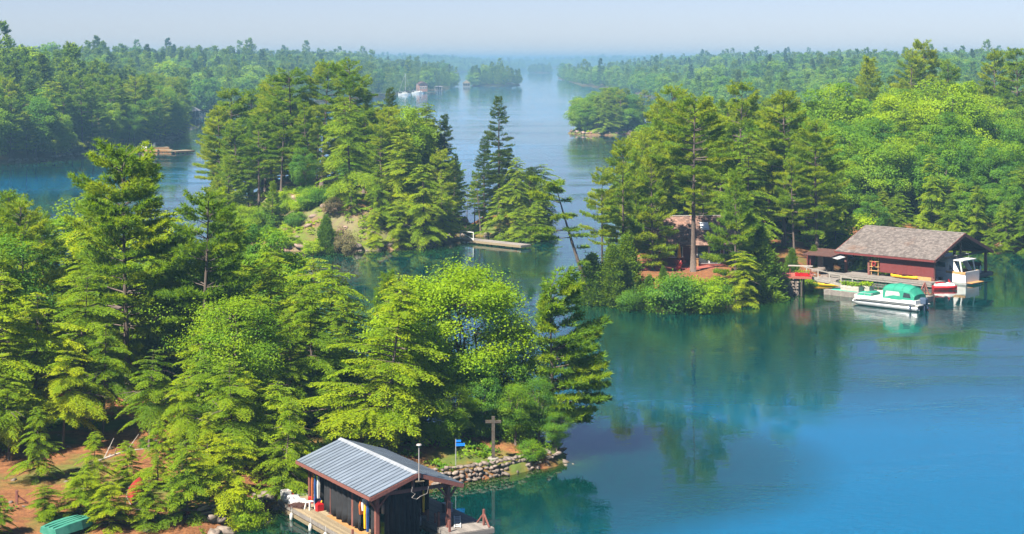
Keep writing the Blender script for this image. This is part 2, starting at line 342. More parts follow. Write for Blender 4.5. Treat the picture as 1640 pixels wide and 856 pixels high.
front = Island('front_island', [P(330, 858), P(395, 838), P(452, 800), P(520, 786), P(600, 784), P(690, 779), P(742, 772), P(796, 764), P(862, 750), P(890, 747), P(908, 732),
                P(845, 706), P(700, 692), P(600, 672), P(500, 640), P(400, 596), P(250, 556), P(100, 530), P(-120, 515), (-70, 118), (-52, 88), (-34, 76), (-20, 82)],
               lambda x, y, d: 0.5 + 0.85 * sm(d, 0, 6), 0.15, 3.0, 3)
mid = Island('pine_island', [P(540, 402), P(570, 403), P(640, 400), P(700, 392), P(744, 383), PD(748, 262), PD(715, 285), PD(600, 298), PD(450, 296), PD(365, 282), PD(345, 262), PD(352, 240), PD(400, 226), PD(470, 221)],
             lambda x, y, d: 0.5 + 5.0 * sm(d, 0.5, 11) * (0.35 + 0.65 * sm(-x, 6, 22)), 0.55, 4.0, 8)
islet = Island('dock_islet', [P(736, 376), P(770, 379), P(850, 380), P(884, 375), PD(886, 250), PD(850, 260), PD(780, 262), PD(742, 254)],
               lambda x, y, d: 0.3 + 2.0 * sm(d, 0.3, 5), 0.25, 2.5, 5)
main = Island('wooded_headland', [P(944, 466), P(950, 479), P(1060, 486), P(1150, 486), P(1228, 474), P(1250, 464), P(1290, 452), P(1330, 441), P(1350, 424), P(1392, 404), P(1500, 400), P(1600, 401), P(1720, 398),
               PD(1800, 235), PD(1900, 330), PD(1900, 520), PD(1300, 520), PD(1130, 470), PD(1075, 330), PD(1030, 255), PD(985, 208)],
              lambda x, y, d: 0.5 + 1.6 * sm(d, 0, 5) + 15.0 * sm(d, 12, 105), 0.35, 5.0, 13)
leftbank = Island('left_bank', [P(-180, 266), P(0, 263), P(60, 260), P(120, 252), P(200, 243), P(228, 238), P(285, 222), P(294, 212), P(291, 200), P(285, 194), PD(-200, 760), PD(-700, 700), PD(-700, 420)],
                  lambda x, y, d: 0.6 + 21.0 * sm(d, 2, 120), 0.6, 14.0, 17)
rockislet = Island('granite_islet', [P(912, 214), P(940, 217), P(985, 217), P(1050, 214), PD(1066, 590), PD(1000, 625), PD(925, 610)],
                   lambda x, y, d: 0.5 + 4.2 * sm(d, 0, 10), 0.6, 5.0, 21)
leftfar = Island('left_far_shore', [P(250, 194), P(340, 187.5), P(420, 178), P(520, 167), P(590, 160), P(650, 151), P(700, 145), P(736, 139.5), PD(712, 2000), PD(560, 2500), PD(200, 2700), PD(-300, 1500), PD(-200, 780)],
                 lambda x, y, d: 1 + 13.0 * sm(d, 5, 130) , 2.0, 45.0, 25)
farislet = Island('far_islet', [P(751, 138.5), P(800, 138.5), P(836, 137.5), PD(832, 1760), PD(757, 1760)], lambda x, y, d: 0.5 + 4 * sm(d, 0, 25), 0.5, 12.0, 29)
farridge = Island('far_ridge', [PD(300, 3300), PD(690, 3300), PD(770, 3700), PD(842, 4300), PD(842, 5200), PD(300, 5200)], lambda x, y, d: 1 + 17 * sm(d, 5, 220), 2.5, 120.0, 31)
speckislet = Island('speck_islet', [PD(846, 3300), PD(884, 3300), PD(880, 3420), PD(848, 3420)], lambda x, y, d: 0.5 + 3 * sm(d, 0, 30), .3, 20, 33)
rightfar = Island('right_far_shore', [P(884, 124), P(915, 134), P(945, 140), P(1000, 147), P(1060, 165), P(1150, 182), P(1400, 196), PD(2000, 720), PD(2000, 2600), PD(950, 2700)],
                  lambda x, y, d: 1 + 14 * sm(d, 5, 190), 2.0, 55.0, 37)
hills = Island('distant_hills', [PD(-300, 4900), PD(640, 4900), PD(840, 5400), PD(1100, 4900), PD(1940, 4900), PD(1940, 6400), PD(-300, 6400)], lambda x, y, d: 1 + 17 * sm(d, 0, 400), 5.0, 420.0, 41)
ISL = [front, mid, islet, main, leftbank, rockislet, leftfar, farislet, farridge, speckislet, rightfar, hills]
gobj = {}
for isl, step, mt in ((front, 0.5, 'ground'), (mid, 0.6, 'cliff'), (islet, 0.5, 'ground'), (main, 1.3, 'ground'), (leftbank, 4, 'woodfloor'), (rockislet, 1.5, 'cliff'),
                      (leftfar, 14, 'woodfloor'), (farislet, 6, 'woodfloor'), (farridge, 30, 'woodfloor'), (speckislet, 8, 'woodfloor'), (rightfar, 14, 'woodfloor'), (hills, 60, 'woodfloor')):
    gobj[isl.name] = tag(isl.mesh(step, M[mt]), kind='structure')
def gz(x, y):
    return max(float(i.z(np.array(x), np.array(y))) for i in ISL[:6]) if y < 700 else max(float(i.z(np.array(x), np.array(y))) for i in ISL)

def water():
    def ax(a, b, st, lo, hi):
        v = list(np.arange(a, b, st)); k = st; q = v[-1]
        while q < hi: k *= 1.25; q += k; v.append(q)
        k = st; q = a
        while q > lo: k *= 1.25; q -= k; v.insert(0, q)
        return np.array(v)
    xs = ax(-75, 90, 1.3, -9000, 9000); ys = ax(70, 270, 1.3, -400, 13000)
    X, Y = np.meshgrid(xs, ys); V = np.stack([X, Y, np.zeros_like(X)], -1).reshape(-1, 3)
    ny, nx = X.shape; i = np.arange(nx * ny).reshape(ny, nx)
    Q = np.stack([i[:-1, :-1], i[:-1, 1:], i[1:, 1:], i[1:, :-1]], -1).reshape(-1, 4)
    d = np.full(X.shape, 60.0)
    for isl in ISL[:6]: d = np.minimum(d, -isl.sd(X, Y) * (3.4 if isl is front else 1.0))      # stretched off the near shore so the painted sky blue starts close in
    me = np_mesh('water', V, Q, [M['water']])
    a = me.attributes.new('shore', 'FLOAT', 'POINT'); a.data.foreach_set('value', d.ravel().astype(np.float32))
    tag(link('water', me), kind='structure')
water()

# ------------------------------------------------------------------ tree shapes
def unit(v): return v / (np.linalg.norm(v, axis=-1, keepdims=True) + 1e-9)
def blades(pos, dr, n, ln, wd, spread, up, g, tint):
    """needle tufts: n thin triangles per tuft"""
    k = len(pos); p = np.repeat(pos, n, 0); d = np.repeat(dr, n, 0)
    d = unit(d + g.normal(size=(k * n, 3)) * spread + np.array([0, 0, up]))
    s = unit(np.cross(d, g.normal(size=(k * n, 3)))) * wd / 2
    L = (ln * g.uniform(.75, 1.25, k * n))[:, None]
    V = np.stack([p - s, p + s, p + d * L], 1).reshape(-1, 3)
    return V, np.arange(k * n * 3).reshape(-1, 3), np.repeat(tint, n)
def quads(pos, dr, nrm, ln, wd, g, tint):
    """leaf-shaped diamonds"""
    k = len(pos); d = unit(dr); s = unit(np.cross(nrm, d)); ln = (ln * g.uniform(.7, 1.3, k))[:, None]; w = (wd * g.uniform(.7, 1.3, k))[:, None]
    V = np.stack([pos, pos + d * ln * .5 + s * w * .5, pos + d * ln, pos + d * ln * .5 - s * w * .5], 1).reshape(-1, 3)
    return V, np.arange(k * 4).reshape(-1, 4), tint

class Kit: pass
def finish(name, tb, V, Fc, tint, leafm, h):
    k = Kit(); k.h = h
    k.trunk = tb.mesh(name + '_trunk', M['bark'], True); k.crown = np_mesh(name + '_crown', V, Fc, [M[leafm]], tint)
    return k
def trunk_path(g, h, bend, n=9):
    a = g.uniform(0, 6.28); ph = g.uniform(0, 6.28); z = np.linspace(0, 1, n)
    off = bend * (np.sin(z * 3.1 + ph) - math.sin(ph)) * .5
    return np.stack([off * math.cos(a), off * math.sin(a), z * h], 1)
def on_path(T, z): return np.array([np.interp(z, T[:, 2], T[:, 0]), np.interp(z, T[:, 2], T[:, 1]), z])

def pine(name, seed, h=18., R=3.6, zb=.3, gap=.62, per=5, leafm='pine', top=.55, asym=None, bend=.4, nb=9, bl=.38, bw=.082, droop=0., rise=.55, tsp=.24, path=None, drop=.12, tr=None, lod=1.0):
    g = np.random.default_rng(seed); T = trunk_path(g, h, bend) if path is None else path
    tb = MB(); r0 = tr or h * .0155
    zz = T[:, 2] / T[-1, 2]
    tb.tube(T, [max(r0 * (1 - .92 * q) * (1.25 if q == 0 else 1), .02) for q in zz], 8)
    pos, dr, ti = [], [], []
    z = zb * h
    for q in range(int(zb * h / .9)):                                   # dead stubs under the crown
        zq = g.uniform(.12 * h, zb * h + 1); b = on_path(T, zq); a = g.uniform(0, 6.28); L = g.uniform(.5, 2.0)
        tb.tube([b, b + np.array([math.cos(a) * L, math.sin(a) * L, g.uniform(-.25, .25) * L])], [.035, .008], 4, False)
    while z < h - .25:
        t = (z - zb * h) / (h - zb * h)
        for k in range(per if t < .9 else 4):
            if g.random() < drop and t < .85: continue
            a = g.uniform(0, 6.28)
            prof = (1 - t) ** top * min(1, .5 + t * 2.2)
            L = R * prof * g.uniform(.6, 1.12) + .3
            if asym: L *= 1 + asym[1] * max(-.75, math.cos(a - asym[0]))
            el = droop + rise * t ** 1.6 + g.uniform(-.12, .12); cur = g.uniform(.0, .22)
            b = on_path(T, z + g.uniform(-.15, .15)); hd = np.array([math.cos(a), math.sin(a), 0.])
            f = lambda s: b + hd * (L * s * math.cos(el)) + np.array([0, 0, L * (math.sin(el) * s + cur * s * s)])
            tb.tube([f(s) for s in (0, .35, .7, 1)], [max(.016 * L, .015), .012 * L, .008 * L, .006], 4, False)
            side = np.array([-hd[1], hd[0], 0]); tintb = g.uniform(0, .6)
            nt = max(3, int(L / .30 * lod))
            for j, s in enumerate(np.linspace(.36 if L > 1.2 else .05, 1, nt)):
                p0 = f(s); tl = (.46 * L * (1.05 - s) ** .6 + .22) * g.uniform(.7, 1.2)
                for sd in (-1, 1):
                    dd = hd * g.uniform(.55, 1.0) + side * sd * g.uniform(.5, 1.0); dd = unit(dd[None])[0]; dd[2] += g.uniform(-.05, .22)
                    m = max(1, int(tl / tsp * lod)); u = (np.arange(m) + g.uniform(.3, 1)) / m
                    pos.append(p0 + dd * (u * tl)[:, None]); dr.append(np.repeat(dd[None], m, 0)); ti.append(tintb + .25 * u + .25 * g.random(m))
            pos.append(f(1.0)[None]); dr.append(hd[None]); ti.append(np.array([.7]))
        z += gap * g.uniform(.75, 1.3) * (1 if t < .7 else .72)
    V, Fc, tt = blades(np.concatenate(pos), np.concatenate(dr), nb, bl, bw, .62, .42, g, np.concatenate(ti))
    return finish(name, tb, V, Fc, tt, leafm, h)

def hemlock(name, seed, h=14., R=3.1, zb=.08, gap=.36, per=5, leafm='hemlock', top=.62, ls=.25, lw=.12, bend=.25, lod=1.08, sag=.34, thin=.1):
    g = np.random.default_rng(seed); T = trunk_path(g, h, bend); tb = MB(); r0 = h * .014
    zz = T[:, 2] / h; tb.tube(T, [max(r0 * (1 - .95 * q), .015) for q in zz], 7)
    pos, dr, nm, ti = [], [], [], []; z = zb * h
    while z < h - .1:
        t = (z - zb * h) / (h - zb * h)
        for k in range(per):
            if g.random() < thin: continue
            a = g.uniform(0, 6.28); L = R * (1 - t) ** top * g.uniform(.5, 1.15) * min(1, .6 + 3 * t) * (1 + .30 * math.sin(a * 2 + seed + t * 5) + .22 * math.sin(t * 17 + seed)) + .22
            el = .25 * t + g.uniform(-.15, .2); b = on_path(T, z); hd = np.array([math.cos(a), math.sin(a), 0.]); sg = sag * g.uniform(.6, 1.3)
            f = lambda s: b + hd * (L * s) + np.array([0, 0, L * (el * s - sg * s * s)])
            tb.tube([f(s) for s in (0, .4, .8)], [.012 * L + .006, .008 * L + .004, .005], 3, False)
            if g.random() < .07:                                    # dead bare limb
                tb.tube([f(s) for s in (0, .5, 1.0)], [.014 * L + .012, .012 * L + .008, .008], 4, False); continue
            side = np.array([-hd[1], hd[0], 0]); tb_ = g.uniform(0, .5)
            for s in np.linspace(.15, 1, max(3, int(L / .2 * lod))):
                p0 = f(s); tl = (.40 * L * (1.08 - s) ** .7 + .16) * g.uniform(.7, 1.2); slope = el - 2 * sg * s
                for sd in (-1, 1):
                    dd = hd * g.uniform(.6, 1.0) + side * sd * g.uniform(.45, .9) + np.array([0, 0, slope * .7 - .12]); dd = unit(dd[None])[0]
                    m = max(1, int(tl / .125 * lod)); u = np.arange(m) / m
                    pp = p0 + dd * (u * tl)[:, None]; pp[:, 2] -= .14 * tl * u ** 2
                    sd2 = np.where(np.arange(m) % 2 == 0, 1, -1)[:, None]
                    ld = dd + np.cross(dd, [0, 0, 1.]) * sd2 * .7 + g.normal(size=(m, 3)) * .16; ld[:, 2] -= .12
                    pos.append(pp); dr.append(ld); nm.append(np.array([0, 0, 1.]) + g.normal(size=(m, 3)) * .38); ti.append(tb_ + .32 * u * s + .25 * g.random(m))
        z += gap * g.uniform(.75, 1.25) * (1 if t < .75 else .7)
    V, Fc, tt = quads(np.concatenate(pos), np.concatenate(dr), np.concatenate(nm), ls, lw, g, np.concatenate(ti))
    return finish(name, tb, V, Fc, tt, leafm, h)

def broad(name, seed, h=12., R=4.4, zb=.22, nl=70, leaf=.175, n=400, cr=1.15, leafm='oak', tall=1.0, stems=1, thin=1.0, loose=False):
    g = np.random.default_rng(seed); tb = MB(); pos, dr, nm, ti = [], [], [], []
    cz = h * (zb + (1 - zb) * .5); az = h * (1 - zb) * .5
    cen = []
    tries = 0
    while len(cen) < nl and tries < nl * 60:
        tries += 1
        d = unit(g.normal(size=3)); r = g.uniform(.35, 1) ** .45
        c = np.array([d[0] * R * r, d[1] * R * r, cz + d[2] * az * r])
        c[:2] *= 1 + .16 * math.sin(3 * math.atan2(d[1], d[0]) + seed) ; 
        if d[2] < -.3 and r > .7: c[:2] *= .85
        if any(np.linalg.norm(c - q) < cr * .72 for q in cen): continue
        cen.append(c)
    cen = np.array(cen); base = np.array([0, 0, 0.])
    fork = np.array([g.normal() * .2, g.normal() * .2, h * (zb + .08)])
    if stems == 1: tb.tube([base, fork * .5 + g.normal(size=3) * .06, fork], [h * .021, h * .016, h * .013], 8)
    nlimb = 7; lim = []
    for k in range(nlimb):
        a = 6.28 * k / nlimb + g.uniform(-.3, .3); e = np.array([math.cos(a) * R * g.uniform(.25, .55), math.sin(a) * R * g.uniform(.25, .55), h * g.uniform(.5, .85)])
        s0 = fork if stems == 1 else base + np.array([math.cos(a), math.sin(a), 0]) * .15
        m_ = (s0 + e) / 2 + g.normal(size=3) * .25 + np.array([0, 0, .3]); tb.tube([s0, m_, e], [h * .009, h * .006, h * .0035], 6, False); lim += [m_, e, (m_ + e) / 2, fork]
    lim = np.array(lim)
    for c in cen:
        q = lim[np.argmin(np.linalg.norm(lim - c, axis=1) + np.maximum(lim[:, 2] - c[2], 0))]
        tb.tube([q, (q + c) / 2 + g.normal(size=3) * .12, c], [.045, .03, .012], 4, False)
        m = int(n * g.uniform(.6, 1.3) * thin); rr = cr * g.uniform(.7, 1.3)
        d = unit(g.normal(size=(m, 3)) + np.array([0, 0, .35])); r = g.uniform(.25, 1, m) ** .5
        pp = c + (g.normal(size=(m, 3)) * (rr * .52) * np.array([1.15, 1.15, .62]) if loose else d * (r * rr)[:, None] * np.array([1.15, 1.15, .68]))
        out = unit(pp - np.array([0, 0, cz - az * .4])); b_ = g.uniform(0, .55)
        nn = unit(out * .7 + np.array([0, 0, .8]) + g.normal(size=(m, 3)) * .55)
        dd = np.cross(nn, g.normal(size=(m, 3))); dd[:, 2] -= .25
        pos.append(pp); dr.append(dd); nm.append(nn); ti.append(b_ + .12 + .24 * g.random(m))
    V, Fc, tt = quads(np.concatenate(pos), np.concatenate(dr), np.concatenate(nm), leaf * 1.25, leaf, g, np.concatenate(ti))
    return finish(name, tb, V, Fc, tt, leafm, h)

def cedar(name, seed, h=7., R=1.5, n=15000, leafm='cedar', ls=.24, lw=.11, top=.75):
    g = np.random.default_rng(seed); tb = MB(); tb.tube([(0, 0, 0), (0.03, 0, h * .5), (0, 0, h * .98)], [h * .016, h * .01, .012], 6)
    nb = int(n / 26); t = g.random(nb) ** 1.25; a = g.uniform(0, 6.28, nb); r = R * ((1 - t) ** top) * (.35 + .65 * g.random(nb) ** .5) * (1 + .3 * np.sin(a * 3 + t * 9) + .25 * np.sin(t * 31 + a)); z = h * (.03 + .96 * t)
    c = np.stack([r * np.cos(a), r * np.sin(a), z], 1); out = np.stack([np.cos(a), np.sin(a), np.full(nb, .9)], 1)
    cc = np.repeat(c, 26, 0); k = len(cc); pp = cc + g.normal(size=(k, 3)) * np.array([.17, .17, .24]); o = np.repeat(unit(out), 26, 0)
    dd = o + g.normal(size=(k, 3)) * .45; nn = np.cross(dd, g.normal(size=(k, 3)))
    tt = np.repeat(g.uniform(0, .55, nb), 26) + .4 * g.random(k)
    V, Fc, t2 = quads(pp, dd, nn, ls, lw, g, tt); return finish(name, tb, V, Fc, t2, leafm, h)

K = {}
K['pine1'] = pine('white_pine_a', 1, 18, 5.0, .22, per=5, gap=.82)
K['pine2'] = pine('white_pine_b', 2, 18, 4.4, .36, gap=.95, per=5, drop=.2, top=.45, bend=.7)
K['pine3'] = pine('white_pine_c', 3, 14, 4.6, .06, gap=.68, per=6, top=.8, rise=.7, drop=.06, bend=.2)
K['pine4'] = pine('white_pine_d', 4, 18, 5.0, .30, gap=1.05, per=5, drop=.2, top=.4, bend=.6)
K['pine5'] = pine('white_pine_e', 5, 16, 4.2, .18, gap=.8, per=5, drop=.15, top=.6, bend=.5)
K['pine6'] = pine('white_pine_f', 6, 20, 4.6, .42, gap=.85, per=5, drop=.12, top=.42, bend=.5)
K['pine7'] = pine('white_pine_g', 10, 18, 4.7, .24, gap=.66, per=6, drop=.12, top=.32, bend=.7)
K['spruce'] = pine('spruce_a', 7, 18, 3.7, .12, gap=.75, per=6, leafm='spruce', top=.75, droop=-.12, rise=.5, drop=.2, bl=.3)
K['spruce2'] = pine('spruce_b', 8, 16, 3.6, .05, gap=.5, per=6, leafm='spruce', top=.85, droop=-.1, rise=.5, drop=.08, bl=.28)
K['barepine'] = pine('bare_pine', 9, 12, 1.6, .45, gap=.8, per=4, drop=.45, top=.5, bend=.4)
K['hem1'] = hemlock('hemlock_a', 11, 14, 4.2, per=6)
K['hem2'] = hemlock('hemlock_b', 12, 14, 4.6, .10, gap=.45, per=6, thin=.2, sag=.42, top=.5)
K['hem3'] = hemlock('hemlock_c', 13, 10, 3.9, .03, gap=.38, per=6, top=.5)
K['hem4'] = hemlock('hemlock_d', 14, 15, 4.2, .16, gap=.55, per=5, thin=.28, sag=.3, top=.42)
K['hem5'] = hemlock('hemlock_e', 15, 13, 4.3, .36, gap=.5, per=6, top=.45, thin=.15, sag=.4)
K['oak1'] = broad('oak_a', 21, 12, 4.7, .12, nl=52, cr=1.45, leaf=.21, n=420)
K['oak2'] = broad('oak_b', 22, 14, 4.4, .15, nl=58, cr=1.5, leaf=.21, n=440)
K['oak3'] = broad('oak_c', 23, 11, 3.4, .15, nl=50, leafm='oak', cr=1.15, leaf=.16, n=420)
K['lime1'] = broad('young_tree_a', 24, 12, 4.6, .24, nl=95, leafm='lime', leaf=.135, cr=1.0, n=520, loose=True)
K['lime3'] = broad('young_tree_c', 27, 13, 4.6, .12, nl=54, cr=1.45, leafm='lime', leaf=.2, n=420)
K['lime2'] = broad('young_tree_b', 25, 9, 3.0, .12, nl=55, leafm='lime', leaf=.135, cr=.9, n=380, loose=True)
K['birch'] = broad('thin_tree', 26, 12, 3.2, .25, nl=65, leafm='oak', leaf=.125, cr=.95, n=330, loose=True)
K['cedar'] = cedar('cedar_a', 31)
K['cedar2'] = cedar('cedar_b', 32, 5, 1.7, 13000, top=.55)
K['bush1'] = broad('bush_a', 41, 2.6, 1.5, .02, nl=26, leafm='lime', leaf=.10, cr=.5, n=330, stems=4, loose=True)
K['bush2'] = broad('bush_b', 42, 2.2, 1.6, .02, nl=26, leafm='oak', leaf=.10, cr=.5, n=330, stems=4, loose=True)
K['dry'] = broad('dry_bush', 43, 2.4, 1.1, .05, nl=22, leafm='dry', leaf=.11, cr=.5, n=110, stems=4)

NAMES = {'pine': 'white_pine', 'spru': 'spruce_tree', 'bare': 'bare_pine', 'hem': 'hemlock_tree', 'oak': 'broadleaf_tree', 'lime': 'broadleaf_tree', 'birc': 'broadleaf_tree', 'ceda': 'cedar_tree', 'bush': 'shrub', 'dry': 'shrub', 'shore': 'white_pine', 'lean': 'leaning_pine'}
def kname(k):
    for a, b in NAMES.items():
        if k.startswith(a): return b
def tree(kind, loc, height, label, group=None, wide=1.0, rz=None, cat=None, tilt=None):
    k = K[kind]; s = height / k.h
    o = empty(kname(kind), loc, R_.uniform(0, 6.28) if rz is None else rz, label, cat or ('shrub' if kname(kind) == 'shrub' else 'tree'), group)
    o.scale = (s * wide * R_.uniform(.88, 1.14), s * wide * R_.uniform(.88, 1.14), s)
    if not kind in ('lean', 'shorepine'): o.rotation_euler = (R_.gauss(0, .03), R_.gauss(0, .03), o.rotation_euler[2])
    if tilt: o.rotation_euler = (tilt[0], tilt[1], o.rotation_euler[2])
    link('trunk', k.trunk, o); link('crown', k.crown, o)
    return o
spots = []
def T(kind, px, D, top, label, wide=1.0, group=None, rz=None, sink=.15, cat=None):
    x, y = (px - 820) / F * D, D; z = max(gz(x, y), 0.02)
    h = H - (top - HY) * D / F - z
    spots.append((x, y)); return tree(kind, (x, y, z - sink), max(h + sink, .5), label, group, wide, rz, cat)

# -- trees one by one on the near wooded shore
T('pine4', 34, 122, 326, 'thin sparse pine with a crooked bare stem at the left edge', .8)
T('pine5', 78, 128, 338, 'small pine standing between the crooked edge pine and the tallest near pine', .7)
T('pine7', 205, 116, 240, 'tallest and broadest white pine of the near shore, bushy rounded top', 1.05, rz=2.0)
T('pine2', 318, 113, 306, 'tall pine with a straight bare dark trunk and a small open crown', .92, rz=1.0)
T('pine5', 262, 121, 385, 'slim pine crowded between the bushy tallest pine and the straight bare one', .85)
T('hem5', 130, 110, 440, 'broad yellow-green hemlock below and left of the tallest near pine', 1.05)
T('hem5', 55, 106, 470, 'loose hemlock with yellow tips near the left edge', 1.1)
T('hem1', -12, 103, 430, 'hemlock cut off by the left edge of the picture', 1.1)
T('pine3', 0, 112, 405, 'pale green pine half outside the left edge', .9)
T('hem5', 165, 106, 520, 'drooping hemlock above the bare orange ground', .95)
T('hem5', 238, 102, 560, 'hemlock with bright drooping fronds above the red canoe', .95)
T('hem5', 292, 97, 600, 'low hemlock with bright frond ends beside the red canoe', .9)
T('hem3', 395, 100, 590, 'hemlock in shade left of the metal-roofed boathouse', .9)
T('hem3', 368, 91, 690, 'short bushy hemlock leaning over the rocks of the inlet', 1.1)
T('hem3', 300, 89.5, 700, 'short hemlock with bright fronds in front of the red canoe', 1.0)
T('hem2', 330, 93, 660, 'hemlock standing behind the rocks of the inlet', .9)
T('pine1', 372, 122, 420, 'blue-green pine filling the gap right of the straight bare trunk', 1.0)
T('pine5', 170, 128, 430, 'pine behind the broad yellow-green hemlock', 1.0)
T('oak2', 408, 140, 356, 'rounded green broadleaf tree behind the near pines', .85)
T('oak3', 450, 132, 375, 'leafy broadleaf tree below the granite slope of the pine island', .95)
T('oak1', 350, 138, 395, 'broadleaf tree half hidden behind the straight bare trunk', .85)
T('hem4', 512, 122, 398, 'see-through yellowish hemlock with a visible dark stem, tallest of its clump', 1.0)
T('hem2', 466, 112, 500, 'yellow-green hemlock at the middle of the near shore', 1.0)
T('hem1', 560, 113, 480, 'broad bright yellow hemlock behind the metal-roofed boathouse', 1.05)
T('hem2', 535, 105, 590, 'hemlock whose fronds hang over the metal roof', 1.0)
T('pine3', 616, 124, 436, 'small pointed pine at the edge of the green cove', .75)
T('hem1', 612, 110, 545, 'dense hemlock left of the bright round broadleaf tree', .85)
T('hem3', 455, 102, 625, 'dark hemlock at the back corner of the metal-roofed boathouse', .8)
T('pine3', 420, 112, 500, 'blue-green young pine left of the hemlock clump', .8)
T('lime1', 738, 109, 424, 'large bright lime-green round-crowned tree near the tip', 1.0, rz=.4)
T('lime2', 655, 107, 560, 'light green leafy tree low on the left of the large lime-green crown', .9)
T('birch', 728, 104.5, 610, 'thin leafy tree hanging over the blue signs', 1.0)
T('oak3', 772, 106, 585, 'leafy tree hanging behind the wooden cross', .9)
T('birch', 825, 105.5, 610, 'thin leafy tree above the end of the stone wall', 1.0)
T('birch', 690, 108, 560, 'light airy tree at the foot of the large lime-green crown', .75)
T('oak3', 795, 109, 540, 'dark green leafy tree under the right flank of the large lime-green crown', .85)
T('oak3', 660, 111, 500, 'leafy tree filling in left of the large lime-green crown', .8)
T('lime2', 836, 109, 505, 'yellowish small tree between lime-green crown and drooping shore pine', .6)
T('cedar', 766, 107, 640, 'dense cedar behind the wooden cross', 1.1)
T('cedar', 735, 108, 650, 'shaded cedar behind the blue signs', 1.1)
T('birch', 862, 106, 600, 'leafy tree overhanging the water at the tip', .9)
T('birch', 892, 105, 655, 'small leafy tree reaching over the water at the very tip', 1.1)
T('bush1', 700, 101.5, 738, 'low green bush left of the blue sign post', .8)
T('bush2', 848, 103.6, 708, 'bush above the end of the dry stone wall', 1.0)
T('cedar2', 815, 106, 680, 'low cedar right of the wooden cross', .9)
T('hem3', 128, 88, 752, 'small yellow-green hemlock above the green overturned boat', 1.5)
T('hem3', 175, 87, 770, 'low spreading hemlock right of the green overturned boat', 1.5)
T('hem3', 72, 87, 775, 'dark low hemlock left of the green overturned boat', 1.4)
T('hem3', -2, 84, 790, 'low hemlock in the bottom left corner', .8)
T('hem3', 205, 95, 705, 'low hemlock bough left of the red canoe', 1.1)
T('hem5', 100, 103, 560, 'hemlock with a bare leaning trunk over the orange ground', 1.1)
T('hem5', 15, 100, 600, 'hemlock shading the orange ground at the left edge', 1.2)
T('hem5', 330, 101, 570, 'hemlock on bare stems right of the red canoe', 1.0)
T('hem2', 452, 95.5, 640, 'hemlock overhanging the back corner of the metal roof', .95)
T('hem2', 62, 95, 650, 'low-branched hemlock left of the fallen branch', 1.0)
T('hem2', 152, 92, 690, 'low-branched hemlock in front of the fallen branch', 1.1)
T('hem2', 252, 94, 670, 'hemlock half hiding the red canoe', 1.0)
T('hem3', 236, 88, 765, 'little hemlock just right of the red canoe bow', 1.3)
T('bush2', 235, 103, 700, 'green bush on the orange needle floor', .9)
T('bush1', 395, 90, 795, 'bright green bush on the rocks of the inlet', .8)
K['shorepine'] = pine('shore_pine', 51, 11, 2.2, .16, gap=.62, per=6, top=.35, asym=(0.15, .75), drop=.05, rise=.75, bend=.3, tsp=.17, droop=-.04)
T('shorepine', 888, 107, 458, 'pine with long flat branches swept out over the open water', 1.0, rz=0)

